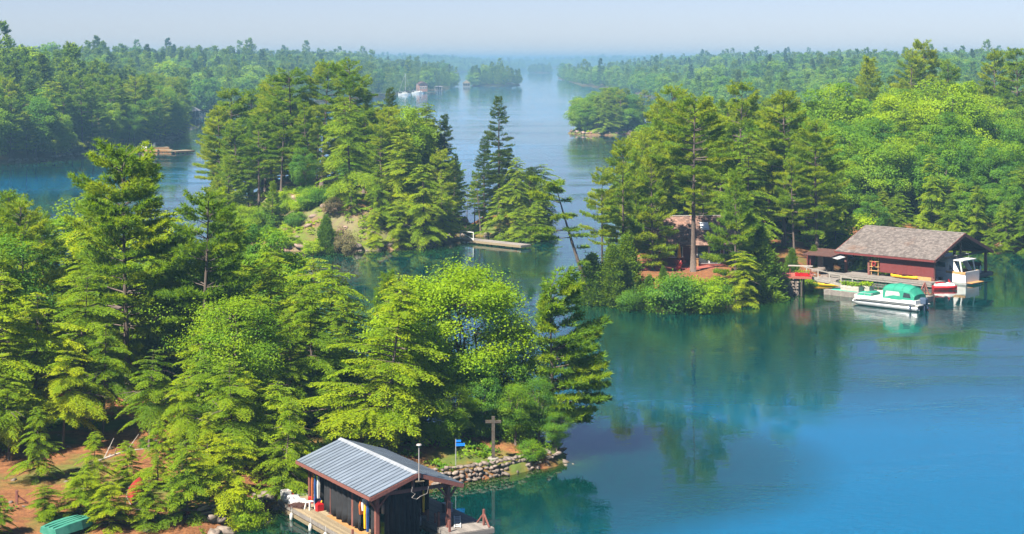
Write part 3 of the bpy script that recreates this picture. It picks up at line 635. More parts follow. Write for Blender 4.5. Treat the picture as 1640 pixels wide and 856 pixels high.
# -- the pine island across the cove
PI = 'pines of the island across the cove'
for k, px, D, top, lb, w in (
    ('pine1', 366, 268, 144, 'leftmost tall pine of the island across the cove', 1.0), ('pine5', 402, 272, 143, 'second tall pine from the left on the island across the cove', .95),
    ('pine1', 437, 268, 122, 'third tall pine from the left on the island across the cove', .95), ('pine2', 470, 262, 112, 'dense tall pine left of the two highest on the pine island', 1.1),
    ('pine6', 514, 262, 101, 'dark tall pine just left of the island\'s highest pine', .95), ('pine4', 556, 250, 99, 'highest pine of the island across the cove, flat layered yellow-green crown', 1.05),
    ('spruce2', 628, 268, 140, 'dark pointed conifer rising behind the yellow-green trees of the pine island', .8), ('pine1', 590, 258, 165, 'pine tucked right of the highest pine on its island', .8),
    ('pine5', 385, 255, 190, 'lower pine at the left shore of the pine island', .9), ('pine2', 415, 250, 190, 'pine with bare lower trunk above the granite slope, left', .9),
    ('pine2', 450, 248, 180, 'pine with bare lower trunk above the middle of the granite slope', .9), ('pine1', 490, 248, 165, 'pine with bare lower trunk above the right of the granite slope', .8),
    ('oak1', 618, 250, 195, 'bright leafy tree at the middle of the pine island', .8), ('lime3', 660, 248, 170, 'yellow-green leafy tree below the dark pointed conifer', .75),
    ('hem1', 688, 250, 163, 'tall yellow-green hemlock near the right end of the pine island', .8), ('spruce2', 714, 252, 183, 'dark spruce on the right end of the pine island', .85),
    ('spruce2', 724, 246, 245, 'low dark conifer at the waterline, right end of the pine island', .7),
    ('hem1', 604, 227, 262, 'bright hemlock in the front row at the shore of the pine island', 1.0), ('hem2', 680, 225, 262, 'yellow hemlock leaning over the cove shore', 1.05),
    ('hem3', 640, 224, 318, 'low hemlock drooping to the water of the cove', 1.0), ('hem1', 650, 236, 215, 'tall hemlock behind the front row of the cove shore', .95),
    ('hem3', 600, 222, 335, 'small hemlock at the cove waterline', .9), ('oak3', 560, 240, 245, 'small leafy tree below the highest pine', .8),
    ('hem3', 560, 228, 300, 'low hemlock at the top of the bare earth bank', .8), ('hem1', 708, 230, 270, 'dense hemlock at the right end of the cove shore', .65),
    ('pine3', 436, 232, 290, 'young pale pine on the granite slope', .8), ('oak3', 484, 240, 238, 'pale leafy small tree standing before the bare trunks', .75),
    ('lime2', 395, 228, 325, 'bright leafy tree at the foot of the granite slope', 1.1), ('pine3', 350, 240, 285, 'pale young pine at the left foot of the pine island', 1.0), ('pine1', 352, 262, 172, 'lower pine at the far left of the pine island', .8), ('pine5', 420, 276, 132, 'tall pine behind the third from the left on the pine island', .9), ('pine1', 455, 280, 125, 'tall pine in the back row left of the island\'s highest', .9),
    ('oak3', 430, 222, 355, 'leafy tree in front of the granite slope', .9), ('pine3', 365, 245, 250, 'young pine at the left shore of the pine island', 1.0),
    ('dry', 545, 219, 366, 'greyish dry shrub right of the bare earth bank', .7), ('bush1', 528, 221, 366, 'green bush beside the greyish dry shrub', 1.1), ('cedar2', 522, 219, 350, 'small cedar on the granite slope', .8),
    ('bush1', 500, 217, 385, 'yellowish bush at the foot of the granite slope', 1.2), ('bush1', 465, 222, 372, 'low bush below the granite ledges', 1.1), ('dry', 560, 215, 372, 'dry grey bush beside the cove water', 1.0),
    ('bush2', 415, 232, 340, 'shrub under the young pale pine', 1.0), ('bush1', 455, 236, 305, 'shrub at the top of the granite slope', .8)):
    T(k, px, D, top, lb, w)
# -- the islet with the long dock
for k, px, D, top, lb, w in (
    ('spruce', 800, 246, 155, 'tall dark lone spruce with gaps between its branches, islet with the dock', 1.0), ('spruce2', 776, 248, 218, 'bluish spruce left of the tall lone spruce', .95),
    ('barepine', 760, 244, 285, 'bare thin pine at the left end of the dock islet', 1.0), ('barepine', 770, 240, 275, 'bare stem pine beside the bluish spruce', .9), ('barepine', 748, 250, 300, 'thinnest bare pine next to the gap of water', .8),
    ('hem1', 824, 238, 250, 'hemlock with yellow tips right of the tall lone spruce', .75), ('spruce2', 850, 242, 268, 'dark conifer at the right of the dock islet', 1.15),
    ('hem1', 868, 236, 292, 'hemlock at the right end of the dock islet', .9), ('hem3', 832, 232, 330, 'low dark hemlock at the waterline behind the dock', 1.2), ('hem3', 858, 232, 325, 'low spreading hemlock near the end of the dock', 1.2),
    ('hem3', 800, 238, 300, 'small hemlock at the foot of the tall lone spruce', 1.0)):
    T(k, px, D, top, lb, w)
# -- right-hand point with the cottage
for k, px, D, top, lb, w in (
    ('pine5', 998, 186, 220, 'slim open pine on the point, second from its left end', .8), ('pine2', 964, 182, 270, 'small open pine at the left end of the cottage point', .75),
    ('pine6', 1110, 184, 156, 'tall pine with a thick bare trunk in front of the cottage', 1.0), ('pine1', 1080, 212, 140, 'dark-topped tall pine behind the cottage, left', .95),
    ('pine1', 1178, 214, 134, 'tall broad pine behind the cottage, right', .95), ('pine3', 1046, 185, 238, 'full broad pine left of the cottage', .85), ('pine5', 1018, 190, 280, 'pine at the left side of the cottage deck', .9),
    ('pine3', 1178, 176, 270, 'large pale-branched pine right of the cottage, branches to the ground', .85), ('cedar', 1216, 177, 365, 'dense dark cedar beside the stone pier', 1.5),
    ('pine1', 1255, 206, 148, 'tall pine behind the red landing', .9), ('pine6', 1228, 208, 185, 'pine with many bare trunks around it behind the red landing', .9), ('pine1', 1310, 200, 196, 'yellow-tipped pine left of the shingled boathouse', 1.0),
    ('pine2', 1272, 199, 255, 'pine with a leaning grey stem above the red landing', .9), ('hem1', 1338, 211, 275, 'hemlock behind the left end of the shingled boathouse', .8), ('pine6', 1140, 220, 170, 'slim pine between the two tall pines behind the cottage', .9),
    ('cedar', 975, 172.5, 395, 'bright cedar at the left end of the point', 1.3), ('cedar2', 1062, 177, 428, 'small cedar in front of the cottage deck', .8), ('bush2', 1098, 172, 447, 'low bush at the foot of the thick bare trunk', .9), ('bush2', 1150, 171, 452, 'low bush left of the large pale-branched pine', .9), ('cedar2', 948, 173, 412, 'low cedar by the foot of the leaning pine', 1.0), ('cedar', 1005, 175, 380, 'yellow-green cedar left of the cottage deck', 1.1),
    ('bush2', 1078, 167.5, 443, 'rounded green bush on the bank of the point, left of two', .95), ('bush1', 1132, 167.5, 443, 'rounded yellow-green bush on the bank, right of two', .95),
    ('cedar2', 1268, 188, 402, 'small bright cedar on the red landing', .7), ('cedar2', 1304, 197, 396, 'cedar between red landing and boathouse', .9), ('bush2', 1292, 184, 445, 'bush at the waterline under the gangway', 1.0),
    ('bush2', 1010, 168.5, 466, 'low bush at the left of the rocky bank', .8), ('hem3', 1190, 172, 400, 'low branches of a hemlock beside the dark cedar', .9), ('cedar2', 1036, 169.5, 445, 'low cedar above the roots of the rocky bank', .8),
    ('pine5', 1030, 205, 215, 'pine behind the full broad pine', .8), ('oak2', 1205, 226, 190, 'leafy tree showing between the pines behind the cottage', .8)):
    T(k, px, D, top, lb, w)
# leaning pine of the point
lp = [P(946, 462)]; D0 = lp[0].y
A0 = np.array(P(948, 463, 0.4)); 
lean_pts = [(0, 0), (-4.5, 5.2), (-7.2, 9.2)]
zs = np.linspace(0, 1, 9); topx = (884 - 948) / F * 172.0; toph = H - (292 - HY) * 172.0 / F
Tp = np.stack([topx * (zs ** .8), zs * .6, zs * toph], 1)
K['lean'] = pine('leaning_pine_kit', 61, toph, 2.9, .34, gap=1.15, per=3, drop=.32, top=.25, path=Tp, asym=(3.3, .45), tsp=.17, rise=.4, droop=-.12, tr=.26)
o = tree('lean', (A0[0], 172.2, 0.0), toph, 'pine leaning far out over the water with a bare curved trunk', None, 1.0, 0.0); o.name = 'leaning_pine'
o = None

# -- broadleaf wood on the right-hand shore: named ones first
for k, px, D, top, lb, w in (
    ('pine1', 1484, 330, 66, 'pine breaking the skyline above the right-hand wood, higher of two', .9), ('pine5', 1455, 322, 78, 'pine breaking the skyline left of the higher one', 1.0),
    ('pine3', 1397, 315, 92, 'dark rounded pine at the far left of the right-hand skyline', .9), ('pine5', 1515, 318, 95, 'pine just below the skyline, right of the highest two', .9),
    ('pine1', 1588, 322, 83, 'pine on the skyline toward the right edge', .8), ('pine1', 1628, 318, 80, 'pine on the skyline at the right edge', .8),
    ('oak1', 1408, 238, 218, 'pale grey-green oak above the boathouse roof', 1.0), ('hem1', 1492, 226, 245, 'yellow-tipped hemlock behind the boathouse ridge', .8), ('hem3', 1482, 222, 345, 'small bright hemlock behind the boathouse roof', .9),
    ('hem1', 1562, 222, 296, 'yellow-green hemlock at the shore right of the boathouse', .85), ('hem3', 1612, 220, 320, 'small yellow hemlock near the right edge, at the shore', .9), ('oak2', 1598, 238, 235, 'broad dark oak right of the boathouse gable', .95),
    ('oak1', 1540, 244, 225, 'leafy tree straight above the boathouse gable', .85), ('lime3', 1440, 262, 148, 'bright rounded crown at the middle of the right-hand wood', .95), ('lime3', 1520, 270, 128, 'bright rounded crown below the skyline pines', .95),
    ('oak1', 1360, 252, 190, 'leafy crown between the yellow-tipped pine and pale oak', .9), ('oak2', 1330, 268, 130, 'green crown above the yellow-tipped pine', .9), ('hem3', 1640, 219, 330, 'hemlock cut by the right edge above the water', 1.0),
    ('bush1', 1385, 214, 345, 'bright bush on the open bank left of the boathouse roof', 1.2), ('hem3', 1530, 219, 350, 'low yellow hemlock just right of the roof ridge', .9), ('hem3', 1586, 218, 365, 'low hemlock touching the water right of the boathouse', 1.0)):
    T(k, px, D, top, lb, w)

# -- scattered woods
def scatter(isl, n, mind, pxr, Dr, inset, g, avoid=()):
    pts = list(avoid); out = []; t = 0; cell = {}
    def key(x, y): return (int(x // mind), int(y // mind))
    for q in pts: cell.setdefault(key(*q), []).append(q)
    B = 4000
    while len(out) < n and t < 60:
        t += 1
        D = g.uniform(Dr[0] ** 2, Dr[1] ** 2, B) ** .5; px = g.uniform(pxr[0], pxr[1], B); x = (px - 820) / F * D
        ok = isl.sd(x, D) > inset
        for a, b in zip(x[ok], D[ok]):
            ky = key(a, b)
            if any((a - q[0]) ** 2 + (b - q[1]) ** 2 < mind * mind for i in (-1, 0, 1) for j in (-1, 0, 1) for q in cell.get((ky[0] + i, ky[1] + j), ())): continue
            out.append((a, b)); cell.setdefault(ky, []).append((a, b))
            if len(out) >= n: break
    return out
def pick(g, opts):
    ks, ws = zip(*opts); return ks[g.choice(len(ks), p=np.array(ws) / sum(ws))]
g2 = np.random.default_rng(77)

gF = np.random.default_rng(55)
ORD = [', leftmost of its row'] + [', %s from the left' % q for q in ('second', 'third', 'fourth', 'fifth', 'sixth', 'seventh', 'eighth', 'ninth', 'tenth', 'eleventh', 'twelfth', 'thirteenth', 'fourteenth', 'fifteenth', 'sixteenth', 'seventeenth', 'eighteenth')]
def fill(isl, n, mind, pxr, Dr, inset, kinds, hr, label, group, wide=1.1, avoid=True, skip=None):
    pts = [q for q in scatter(isl, n, mind, pxr, Dr, inset, gF, spots if avoid else ()) if not (skip and skip(820 + q[0] / q[1] * F, q[1]))]
    pts.sort(key=lambda q: q[0] / q[1])
    for i, (x, y) in enumerate(pts):
        k = pick(gF, kinds); spots.append((x, y))
        tree(k, (x, y, max(gz(x, y), 0) - .15), gF.uniform(*hr), label + (ORD[i] if len(pts) <= len(ORD) else ''), group, wide)
HEM = (('hem1', 2), ('hem2', 2), ('hem3', 2), ('hem4', 1)); 
fill(front, 19, 3.4, (380, 700), (103, 132), 1.0, HEM + (('oak3', 2), ('birch', 1.5), ('pine5', 1.5)), (7, 11), 'mid-height tree of the clump behind the metal roof', 'trees packed in the near hemlock clump')
fill(front, 24, 4.4, (-40, 380), (114, 150), 1.0, HEM + (('pine5', 3), ('pine3', 2), ('oak3', 1.5), ('birch', 1)), (8, 13), 'lower tree among the pines of the near left shore', 'lower trees among the near pines')
fill(front, 12, 2.6, (300, 470), (96, 110), 1.0, (('hem3', 2), ('hem2', 1), ('hem5', 2)), (5, 8.5), 'short shaded hemlock left of the metal-roofed boathouse', 'short hemlocks left of the near boathouse')
fill(mid, 46, 3.6, (345, 745), (224, 292), 1.5, (('pine1', 3), ('pine5', 2), ('hem1', 2), ('hem2', 1)), (9, 15), 'mid-height tree in the thick of the pine island', 'trees in the thick of the pine island', skip=lambda px, y: px < 560 and y < 247)
fill(islet, 7, 2.2, (790, 885), (233, 258), .6, (('hem1', 1), ('hem3', 2), ('spruce2', 1)), (6, 10), 'dark conifer crowding the dock islet', 'conifers crowding the dock islet')
fill(main, 30, 3.2, (950, 1290), (186, 232), 1.2, (('pine1', 2), ('pine5', 2), ('pine3', 2), ('hem1', 1)), (9, 15), 'pine in the stand around the cottage', 'pines around the cottage', skip=lambda px, y: (1015 < px < 1200 and y < 206) or (px > 1215 and y < 204))
fill(main, 14, 3.0, (1390, 1700), (212, 228), .8, (('hem3', 2), ('hem1', 2), ('oak3', 2)), (5, 9), 'low tree along the water behind the shingled boathouse', 'low trees behind the shingled boathouse')
fill(mid, 16, 1.6, (350, 560), (218, 240), .3, (('bush1', 3), ('bush2', 2), ('dry', 1)), (1.2, 2.6), 'shrub among the ledges of the granite slope', 'shrubs on the granite slope')
fill(main, 12, 1.4, (945, 1235), (165, 176), .2, (('bush1', 2), ('bush2', 3), ('cedar2', 1)), (.6, 1.3), 'shrub on the rocky bank below the cottage', 'shrubs on the cottage bank', skip=lambda px, y: 1085 < px < 1110)
fill(front, 10, 1.5, (690, 900), (103.5, 108), .6, (('bush2', 3), ('cedar2', 1)), (1.0, 2.4), 'shrub in the shade near the tip', 'shrubs near the tip', skip=lambda px, y: y < 104.4)

def undergrowth(name, isl, n, pxr, Dr, inset, lm, label, ls=.16, hh=.45, skip=None):
    g = np.random.default_rng(len(name)); D = g.uniform(Dr[0], Dr[1], n * 4); px = g.uniform(pxr[0], pxr[1], n * 4); x = (px - 820) / F * D
    d = isl.sd(x, D); ok = (d > inset) & (nzf(x, D, 1.6, 3) + .6 * g.normal(size=len(x)) > .1)
    if skip is not None: ok &= ~skip(px, D)
    x, y = x[ok][:n], D[ok][:n]; z = isl.z(x, y); n = len(x); m = 36
    c = np.repeat(np.stack([x, y, z], 1), m, 0); k = len(c); r = np.repeat(g.uniform(.25, .8, n), m)
    o = g.normal(size=(k, 3)); o = o / (1 + np.abs(o)); pp = c + o * np.column_stack([r, r, r * hh]); pp[:, 2] = np.maximum(pp[:, 2], c[:, 2]) + .08 + .15 * r * g.random(k)
    nn = np.array([0, 0, 1.]) + g.normal(size=(k, 3)) * .6; dd = np.cross(nn, g.normal(size=(k, 3)))
    V, Fc, t = quads(pp, dd, nn, ls * 1.3, ls, g, np.repeat(g.uniform(0, .6, n), m) + .35 * g.random(k))
    tag(link(name, np_mesh(name, V, Fc, [M[lm]], t)), label, 'undergrowth', kind='stuff')
undergrowth('undergrowth', front, 900, (-20, 905), (88, 150), .3, 'oak', 'low green undergrowth on the near wooded shore', skip=lambda px, D: (px < 270) & (D < 108) & (D > 89))
undergrowth('slope_undergrowth', mid, 700, (345, 745), (212, 292), .2, 'lime', 'grass and low growth on the pine island', .2)
undergrowth('headland_undergrowth', main, 1100, (945, 1700), (167, 250), 1.0, 'cedar', 'low growth on the right-hand point and shore', .17, skip=lambda px, D: (D > 178) & (D < 205) & (px < 1340))
undergrowth('islet_grass', rockislet, 350, (912, 1060), (538, 600), .5, 'lime', 'grass on the granite islet', .4)
undergrowth('dock_islet_growth', islet, 50, (740, 885), (226, 258), .4, 'oak', 'low growth on the dock islet', .2)
ROUND = {'lime3', 'oak1', 'oak2', 'oak3', 'lime1', 'lime2', 'birch'}
pts = scatter(main, 240, 6.0, (1000, 1720), (196, 345), 2.0, g2, spots)
pts = [q for q in pts if not (q[1] < 212 and 820 + q[0] / q[1] * F > 1330)]
pts.sort(key=lambda q: q[1])
for i, (x, y) in enumerate(pts):
    px = 820 + x / y * F
    kind = pick(g2, (('pine1', 3), ('pine5', 2), ('pine2', 1), ('oak1', 2), ('hem1', 1)) if px < 1290 else (('oak1', 3), ('oak2', 4), ('oak3', 2), ('lime3', 1.5), ('hem1', 1), ('pine1', .5)))
    h = g2.uniform(8.5, 15) * (1.15 if kind.startswith('pine') else 1); z = gz(x, y)
    if kind in ROUND: tree(kind, (x, y, z - .2), h, 'leafy crown in the closed broadleaf wood on the right-hand shore', 'broadleaf trees of the right-hand wood', 1.0)
    else: tree(kind, (x, y, z - .2), h, 'conifer crowded among the others in the right-hand wood', 'conifers within the right-hand wood', .95)
# granite islet
for (x, y) in scatter(rockislet, 60, 4.4, (912, 1060), (540, 612), 1.5, g2):
    px = 820 + x / y * F
    if y < 553 and 935 < px < 985: continue
    kind = pick(g2, (('pine5', 2), ('pine1', 2), ('oak1', 1.5), ('oak3', 1), ('birch', 1), ('hem1', 1))); h = g2.uniform(7, 12)
    tree(kind, (x, y, gz(x, y) - .2), h, 'tree in the grove covering the granite islet in midstream', 'trees covering the granite islet', 1.15)
# left bank: front rows singly, the rest behind as a wood
lb_pts = scatter(leftbank, 1150, 5.2, (-90, 330), (385, 700), 1.0, g2)
def lkind(): return pick(g2, (('pine1', 3), ('pine5', 3), ('pine2', 1.5), ('spruce2', 1), ('oak1', 2), ('oak3', 1.2), ('birch', .8), ('hem1', 2)))
lb_pts.sort(key=lambda q: float(leftbank.sd(np.array(q[0]), np.array(q[1]))))
near_l, rest_l = lb_pts[:150], lb_pts[150:]
for (x, y) in near_l:
    kind = lkind(); h = g2.uniform(12, 20); z = gz(x, y)
    if kind in ROUND: tree(kind, (x, y, z - .2), h * .85, 'leafy tree along the waterline of the hazy left bank', 'broadleaf trees on the left bank', 1.0)
    else: tree(kind, (x, y, z - .2), h, 'conifer along the waterline of the hazy left bank', 'conifers on the left bank', 1.1)

# far woods: one mass each, small light trees instanced on points
def low(name, seed, kind):
    if kind == 'pine': k = pine(name, seed, 18, 3.8, .15, gap=1.25, per=5, nb=4, bl=.85, bw=.34, lod=.42, tsp=.3, top=.6, leafm='cedar')
    elif kind == 'spruce': k = pine(name, seed, 18, 3.2, .1, gap=1.1, per=6, nb=4, bl=.8, bw=.32, lod=.42, tsp=.3, top=.8, leafm='spruce')
    else: k = broad(name, seed, 14, 4.6, .05, nl=44, n=60, leaf=.55, cr=1.5, leafm='oak')
    o = bpy.data.objects.new(name, k.crown); o2 = None
    return o
kit = bpy.data.collections.new('far_tree_kit')
for i, (n_, kd) in enumerate((('a_far_pine', 'pine'), ('b_far_pine', 'pine'), ('c_far_spruce', 'spruce'), ('d_far_leafy', 'oak'), ('e_far_leafy', 'oak'))):
    kit.objects.link(low(n_, 90 + i, kd))
def wood_group():
    ng = bpy.data.node_groups.new('wood_scatter', 'GeometryNodeTree')
    ng.interface.new_socket('Geometry', in_out='INPUT', socket_type='NodeSocketGeometry'); ng.interface.new_socket('Geometry', in_out='OUTPUT', socket_type='NodeSocketGeometry')
    N = ng.nodes; L = ng.links
    gi, go = N.new('NodeGroupInput'), N.new('NodeGroupOutput'); ip = N.new('GeometryNodeInstanceOnPoints'); ci = N.new('GeometryNodeCollectionInfo')
    ci.inputs[0].default_value = kit; ci.inputs['Separate Children'].default_value = True; ci.inputs['Reset Children'].default_value = True
    def na(nm, ty):
        a = N.new('GeometryNodeInputNamedAttribute'); a.data_type = ty; a.inputs[0].default_value = nm; return a.outputs[0]
    L.new(gi.outputs[0], ip.inputs['Points']); L.new(ci.outputs[0], ip.inputs['Instance']); ip.inputs['Pick Instance'].default_value = True
    L.new(na('kind_index', 'INT'), ip.inputs['Instance Index']); L.new(na('turn', 'FLOAT_VECTOR'), ip.inputs['Rotation']); L.new(na('size', 'FLOAT_VECTOR'), ip.inputs['Scale'])
    L.new(ip.outputs[0], go.inputs[0]); return ng
WG = wood_group()
def wood(name, isl, pts, hr, wts, label, g, wide=1.0):
    pts = np.array(pts); n = len(pts); z = isl.z(pts[:, 0], pts[:, 1])
    me = bpy.data.meshes.new(name); me.vertices.add(n); me.vertices.foreach_set('co', np.column_stack([pts, z - .4]).astype(np.float32).ravel())
    ki = g.choice(5, size=n, p=np.array(wts) / sum(wts)).astype(np.int32); h = hr[0] + (hr[1] - hr[0]) * g.random(n) ** 1.3; h = np.where(g.random(n) < .06, h * 1.3, h)
    base = np.array([18, 18, 18, 14, 14.])[ki]; s = h / base; s = np.where(ki > 2, s * .8, s)
    me.attributes.new('kind_index', 'INT', 'POINT').data.foreach_set('value', ki)
    me.attributes.new('turn', 'FLOAT_VECTOR', 'POINT').data.foreach_set('vector', np.column_stack([np.zeros(n), np.zeros(n), g.uniform(0, 6.28, n)]).astype(np.float32).ravel())
    me.attributes.new('size', 'FLOAT_VECTOR', 'POINT').data.foreach_set('vector', np.column_stack([s * wide, s * wide, s]).astype(np.float32).ravel())
    o = link(name, me); md = o.modifiers.new('scatter', 'NODES'); md.node_group = WG
    tag(o, label, 'wood', kind='stuff'); return o
g3 = np.random.default_rng(99)
wood('bank_wood', leftbank, rest_l, (10, 22), (3, 3, 1, 2, 1.5), 'closed mixed wood rising behind the left bank', g3)
wood('headland_wood', main, scatter(main, 500, 6.0, (1080, 1720), (345, 515), 2.0, g3), (9, 12), (1, 1, .3, 3, 3), 'wood on the back of the right-hand headland', g3)
wood('left_far_wood', leftfar, scatter(leftfar, 5600, 8.0, (-60, 790), (640, 2000), 2.0, g3), (9, 22), (3, 3, 1.5, 2, 2), 'hazy forest along the far left shore', g3)
wood('far_islet_wood', farislet, scatter(farislet, 300, 6, (745, 840), (1540, 1700), 1.0, g3), (12, 20), (3, 3, 2, 1, 1), 'dark wood covering the far islet', g3, 1.1)
wood('ridge_wood', farridge, scatter(farridge, 2600, 13, (420, 850), (3300, 4700), 5, g3), (14, 22), (2, 2, 1, 3, 3), 'pale blue forest on the ridge beyond the far islet', g3, 1.3)
wood('speck_islet_wood', speckislet, scatter(speckislet, 120, 7, (840, 890), (3290, 3420), 1, g3), (12, 17), (3, 3, 2, 1, 1), 'tiny hazy wooded islet at the end of the channel', g3, 1.2)
wood('right_far_wood', rightfar, scatter(rightfar, 5200, 8.0, (880, 1700), (650, 2300), 2.0, g3), (8, 20), (1.2, 1.2, .7, 3, 3), 'hazy forest beyond the right-hand headland', g3)
wood('hill_wood', hills, scatter(hills, 3500, 22, (-60, 1700), (4900, 5700), 10, g3), (14, 24), (2, 2, 1, 3, 3), 'faint blue forest on the horizon', g3, 1.8)

# ------------------------------------------------------------------ rocks along the shores
def rock_mesh(seed, matl):
    g = np.random.default_rng(seed); t = (1 + 5 ** .5) / 2
    v = np.array([(-1, t, 0), (1, t, 0), (-1, -t, 0), (1, -t, 0), (0, -1, t), (0, 1, t), (0, -1, -t), (0, 1, -t), (t, 0, -1), (t, 0, 1), (-t, 0, -1), (-t, 0, 1)], float)
    f = [(0, 11, 5), (0, 5, 1), (0, 1, 7), (0, 7, 10), (0, 10, 11), (1, 5, 9), (5, 11, 4), (11, 10, 2), (10, 7, 6), (7, 1, 8), (3, 9, 4), (3, 4, 2), (3, 2, 6), (3, 6, 8), (3, 8, 9), (4, 9, 5), (2, 4, 11), (6, 2, 10), (8, 6, 7), (9, 8, 1)]
    v = unit(v); v = v * g.uniform(.72, 1.25, (12, 1)) * np.array([1.0, .75, .6])
    return np_mesh('rock', v * .5, f, [matl])
ROCKS = [rock_mesh(200 + i, M['rock']) for i in range(7)]; PINK = [rock_mesh(220 + i, M['pinkrock']) for i in range(5)]
def put_rock(parent, kinds, loc, s, name='rock'):
    o = link(name, R_.choice(kinds), parent, loc); o.rotation_euler = (R_.uniform(-.4, .4), R_.uniform(-.4, .4), R_.uniform(0, 6.28)); o.scale = (s * R_.uniform(.8, 1.3), s * R_.uniform(.8, 1.2), s * R_.uniform(.7, 1.1)); return o
def shore_rocks(isl, i0, i1, n, smin, smax, kinds, inset=.2):
    p = isl.poly[i0:i1 + 1]; seg = np.hypot(*np.diff(p, axis=0).T); cum = np.concatenate([[0], np.cumsum(seg)])
    for k in range(n):
        s = R_.uniform(0, cum[-1]); j = min(int(np.searchsorted(cum, s)) - 1, len(seg) - 1); j = max(j, 0); t = (s - cum[j]) / seg[j]
        q = p[j] + (p[j + 1] - p[j]) * t; sz = smin + (smax - smin) * R_.random() ** 2
        x, y = q[0] + R_.gauss(0, .35), q[1] + R_.gauss(0, .3) + inset
        put_rock(gobj[isl.name], kinds, (x, y, max(float(isl.z(np.array(x), np.array(y))), -.05) + sz * .08), sz)
shore_rocks(front, 0, 4, 90, .3, 1.3, ROCKS); shore_rocks(front, 8, 11, 30, .3, .8, ROCKS)
shore_rocks(mid, 0, 4, 60, .5, 1.8, ROCKS); shore_rocks(islet, 0, 3, 40, .4, 1.2, ROCKS)
shore_rocks(main, 0, 7, 130, .4, 1.9, ROCKS); shore_rocks(main, 8, 12, 50, .5, 1.4, ROCKS)
shore_rocks(rockislet, 0, 3, 34, .8, 2.4, PINK, .8); shore_rocks(leftbank, 1, 6, 110, .8, 2.6, ROCKS)
for k in range(44):                                             # granite ledges of the slope
    px, D = R_.uniform(462, 560), R_.uniform(219, 243); x = (px - 820) / F * D
    put_rock(gobj['pine_island'], PINK, (x, D, float(mid.z(np.array(x), np.array(D)))), R_.uniform(.5, 1.7))
for k in range(22):                                             # broken bank left of the shingled boathouse
    px, D = R_.uniform(1345, 1400), R_.uniform(204, 216); x = (px - 820) / F * D
    put_rock(gobj['wooded_headland'], PINK, (x, D, gz(x, D)), R_.uniform(.5, 1.4))
for k in range(14):
    px, D = R_.uniform(938, 985), R_.uniform(541, 551); x = (px - 820) / F * D
    put_rock(gobj['granite_islet'], PINK, (x, D, gz(x, D)), R_.uniform(1.5, 3.5))

# dry stone wall at the tip
wall = empty('dry_stone_wall', P(775, 767), 0, 'low dry stone wall edging the water at the tip', 'stone wall')
w0 = wall.location.copy(); wp = [P(676, 779), P(705, 777), P(742, 772), P(796, 764), P(830, 756), P(862, 750), P(885, 748)]
STONES = [rock_mesh(240 + i, M['rock']) for i in range(6)]
for i in range(len(wp) - 1):
    n = int((wp[i + 1] - wp[i]).length / .27)
    for k in range(n):
        q = wp[i].lerp(wp[i + 1], (k + R_.random() * .5) / n)
        for lev in range(4):
            s = R_.uniform(.34, .52); o = put_rock(wall, STONES, (q.x - w0.x + R_.gauss(0, .06), q.y - w0.y + -.05 + lev * .16 + R_.gauss(0, .05), .06 + lev * .24 + R_.uniform(0, .05)), s, 'stone')
            o.scale = (s * R_.uniform(1, 1.5), s * R_.uniform(.9, 1.2), s * R_.uniform(.8, 1.1))

# ------------------------------------------------------------------ building helpers
def boards(parent, name, mats, x0, x1, y0, y1, z, wdt, seglen, along='y', th=.04, gap=.014, split=None):
    """deck boards laid one by one"""
    cache = {}
    a0, a1, b0, b1 = (x0, x1, y0, y1) if along == 'y' else (y0, y1, x0, x1)
    n = max(1, round((a1 - a0) / wdt)); w = (a1 - a0) / n; m = max(1, round((b1 - b0) / seglen)); L = (b1 - b0) / m
    for i in range(n):
        for j in range(m):
            mt = mats(i, j) if callable(mats) else mats
            if mt not in cache:
                d = (w - gap, L - gap, th) if along == 'y' else (L - gap, w - gap, th)
                cache[mt] = MB().box((0, 0, 0), d).mesh(name, M[mt])
            c = (a0 + (i + .5) * w, b0 + (j + .5) * L); c = c if along == 'y' else (c[1], c[0])
            o = link(name, cache[mt], parent, (c[0], c[1], z - th / 2 + R_.uniform(-.004, .004))); o.rotation_euler = (0, 0, R_.uniform(-.002, .002))
def shingles(parent, a, b, c, d, course, wdt, matl, name='shingles', th=.03):
    """a-b eave, d-c ridge; overlapping courses of separate shingles joined as one covering"""
    a, b, c, d = map(Vector, (a, b, c, d)); g = random.Random(9); up = (d - a); run = (b - a); nrm = run.cross(up).normalized()
    if nrm.z < 0: nrm = -nrm
    nc = max(1, int(up.length / course)); V = []; Fc = []; ti = []
    for i in range(nc):
        t0, t1 = i / nc, min(1, (i + 1.35) / nc); s = -g.random() * wdt; Lr = run.length
        while s < Lr:
            w = wdt * g.uniform(.6, 1.4); s0, s1 = max(0, s + .01), min(Lr, s + w - .01); s += w
            if s1 - s0 < .02: continue
            j = g.uniform(-.15, .15) / nc
            p = [a.lerp(b, s0 / Lr).lerp(d.lerp(c, s0 / Lr), t0 + j), a.lerp(b, s1 / Lr).lerp(d.lerp(c, s1 / Lr), t0 + j), a.lerp(b, s1 / Lr).lerp(d.lerp(c, s1 / Lr), t1), a.lerp(b, s0 / Lr).lerp(d.lerp(c, s0 / Lr), t1)]
            k = len(V); lift = th * g.uniform(.8, 1.5)
            V += [p[0] + nrm * lift * 1.6, p[1] + nrm * lift * 1.6, p[2] + nrm * .004, p[3] + nrm * .004, p[0], p[1]]
            Fc += [(k, k + 1, k + 2, k + 3), (k + 4, k + 5, k + 1, k)]; q = g.random(); ti += [q, q]
    o = link(name, np_mesh(name, [tuple(v) for v in V], Fc, [matl], ti), parent); o['kind'] = 'stuff'; return o
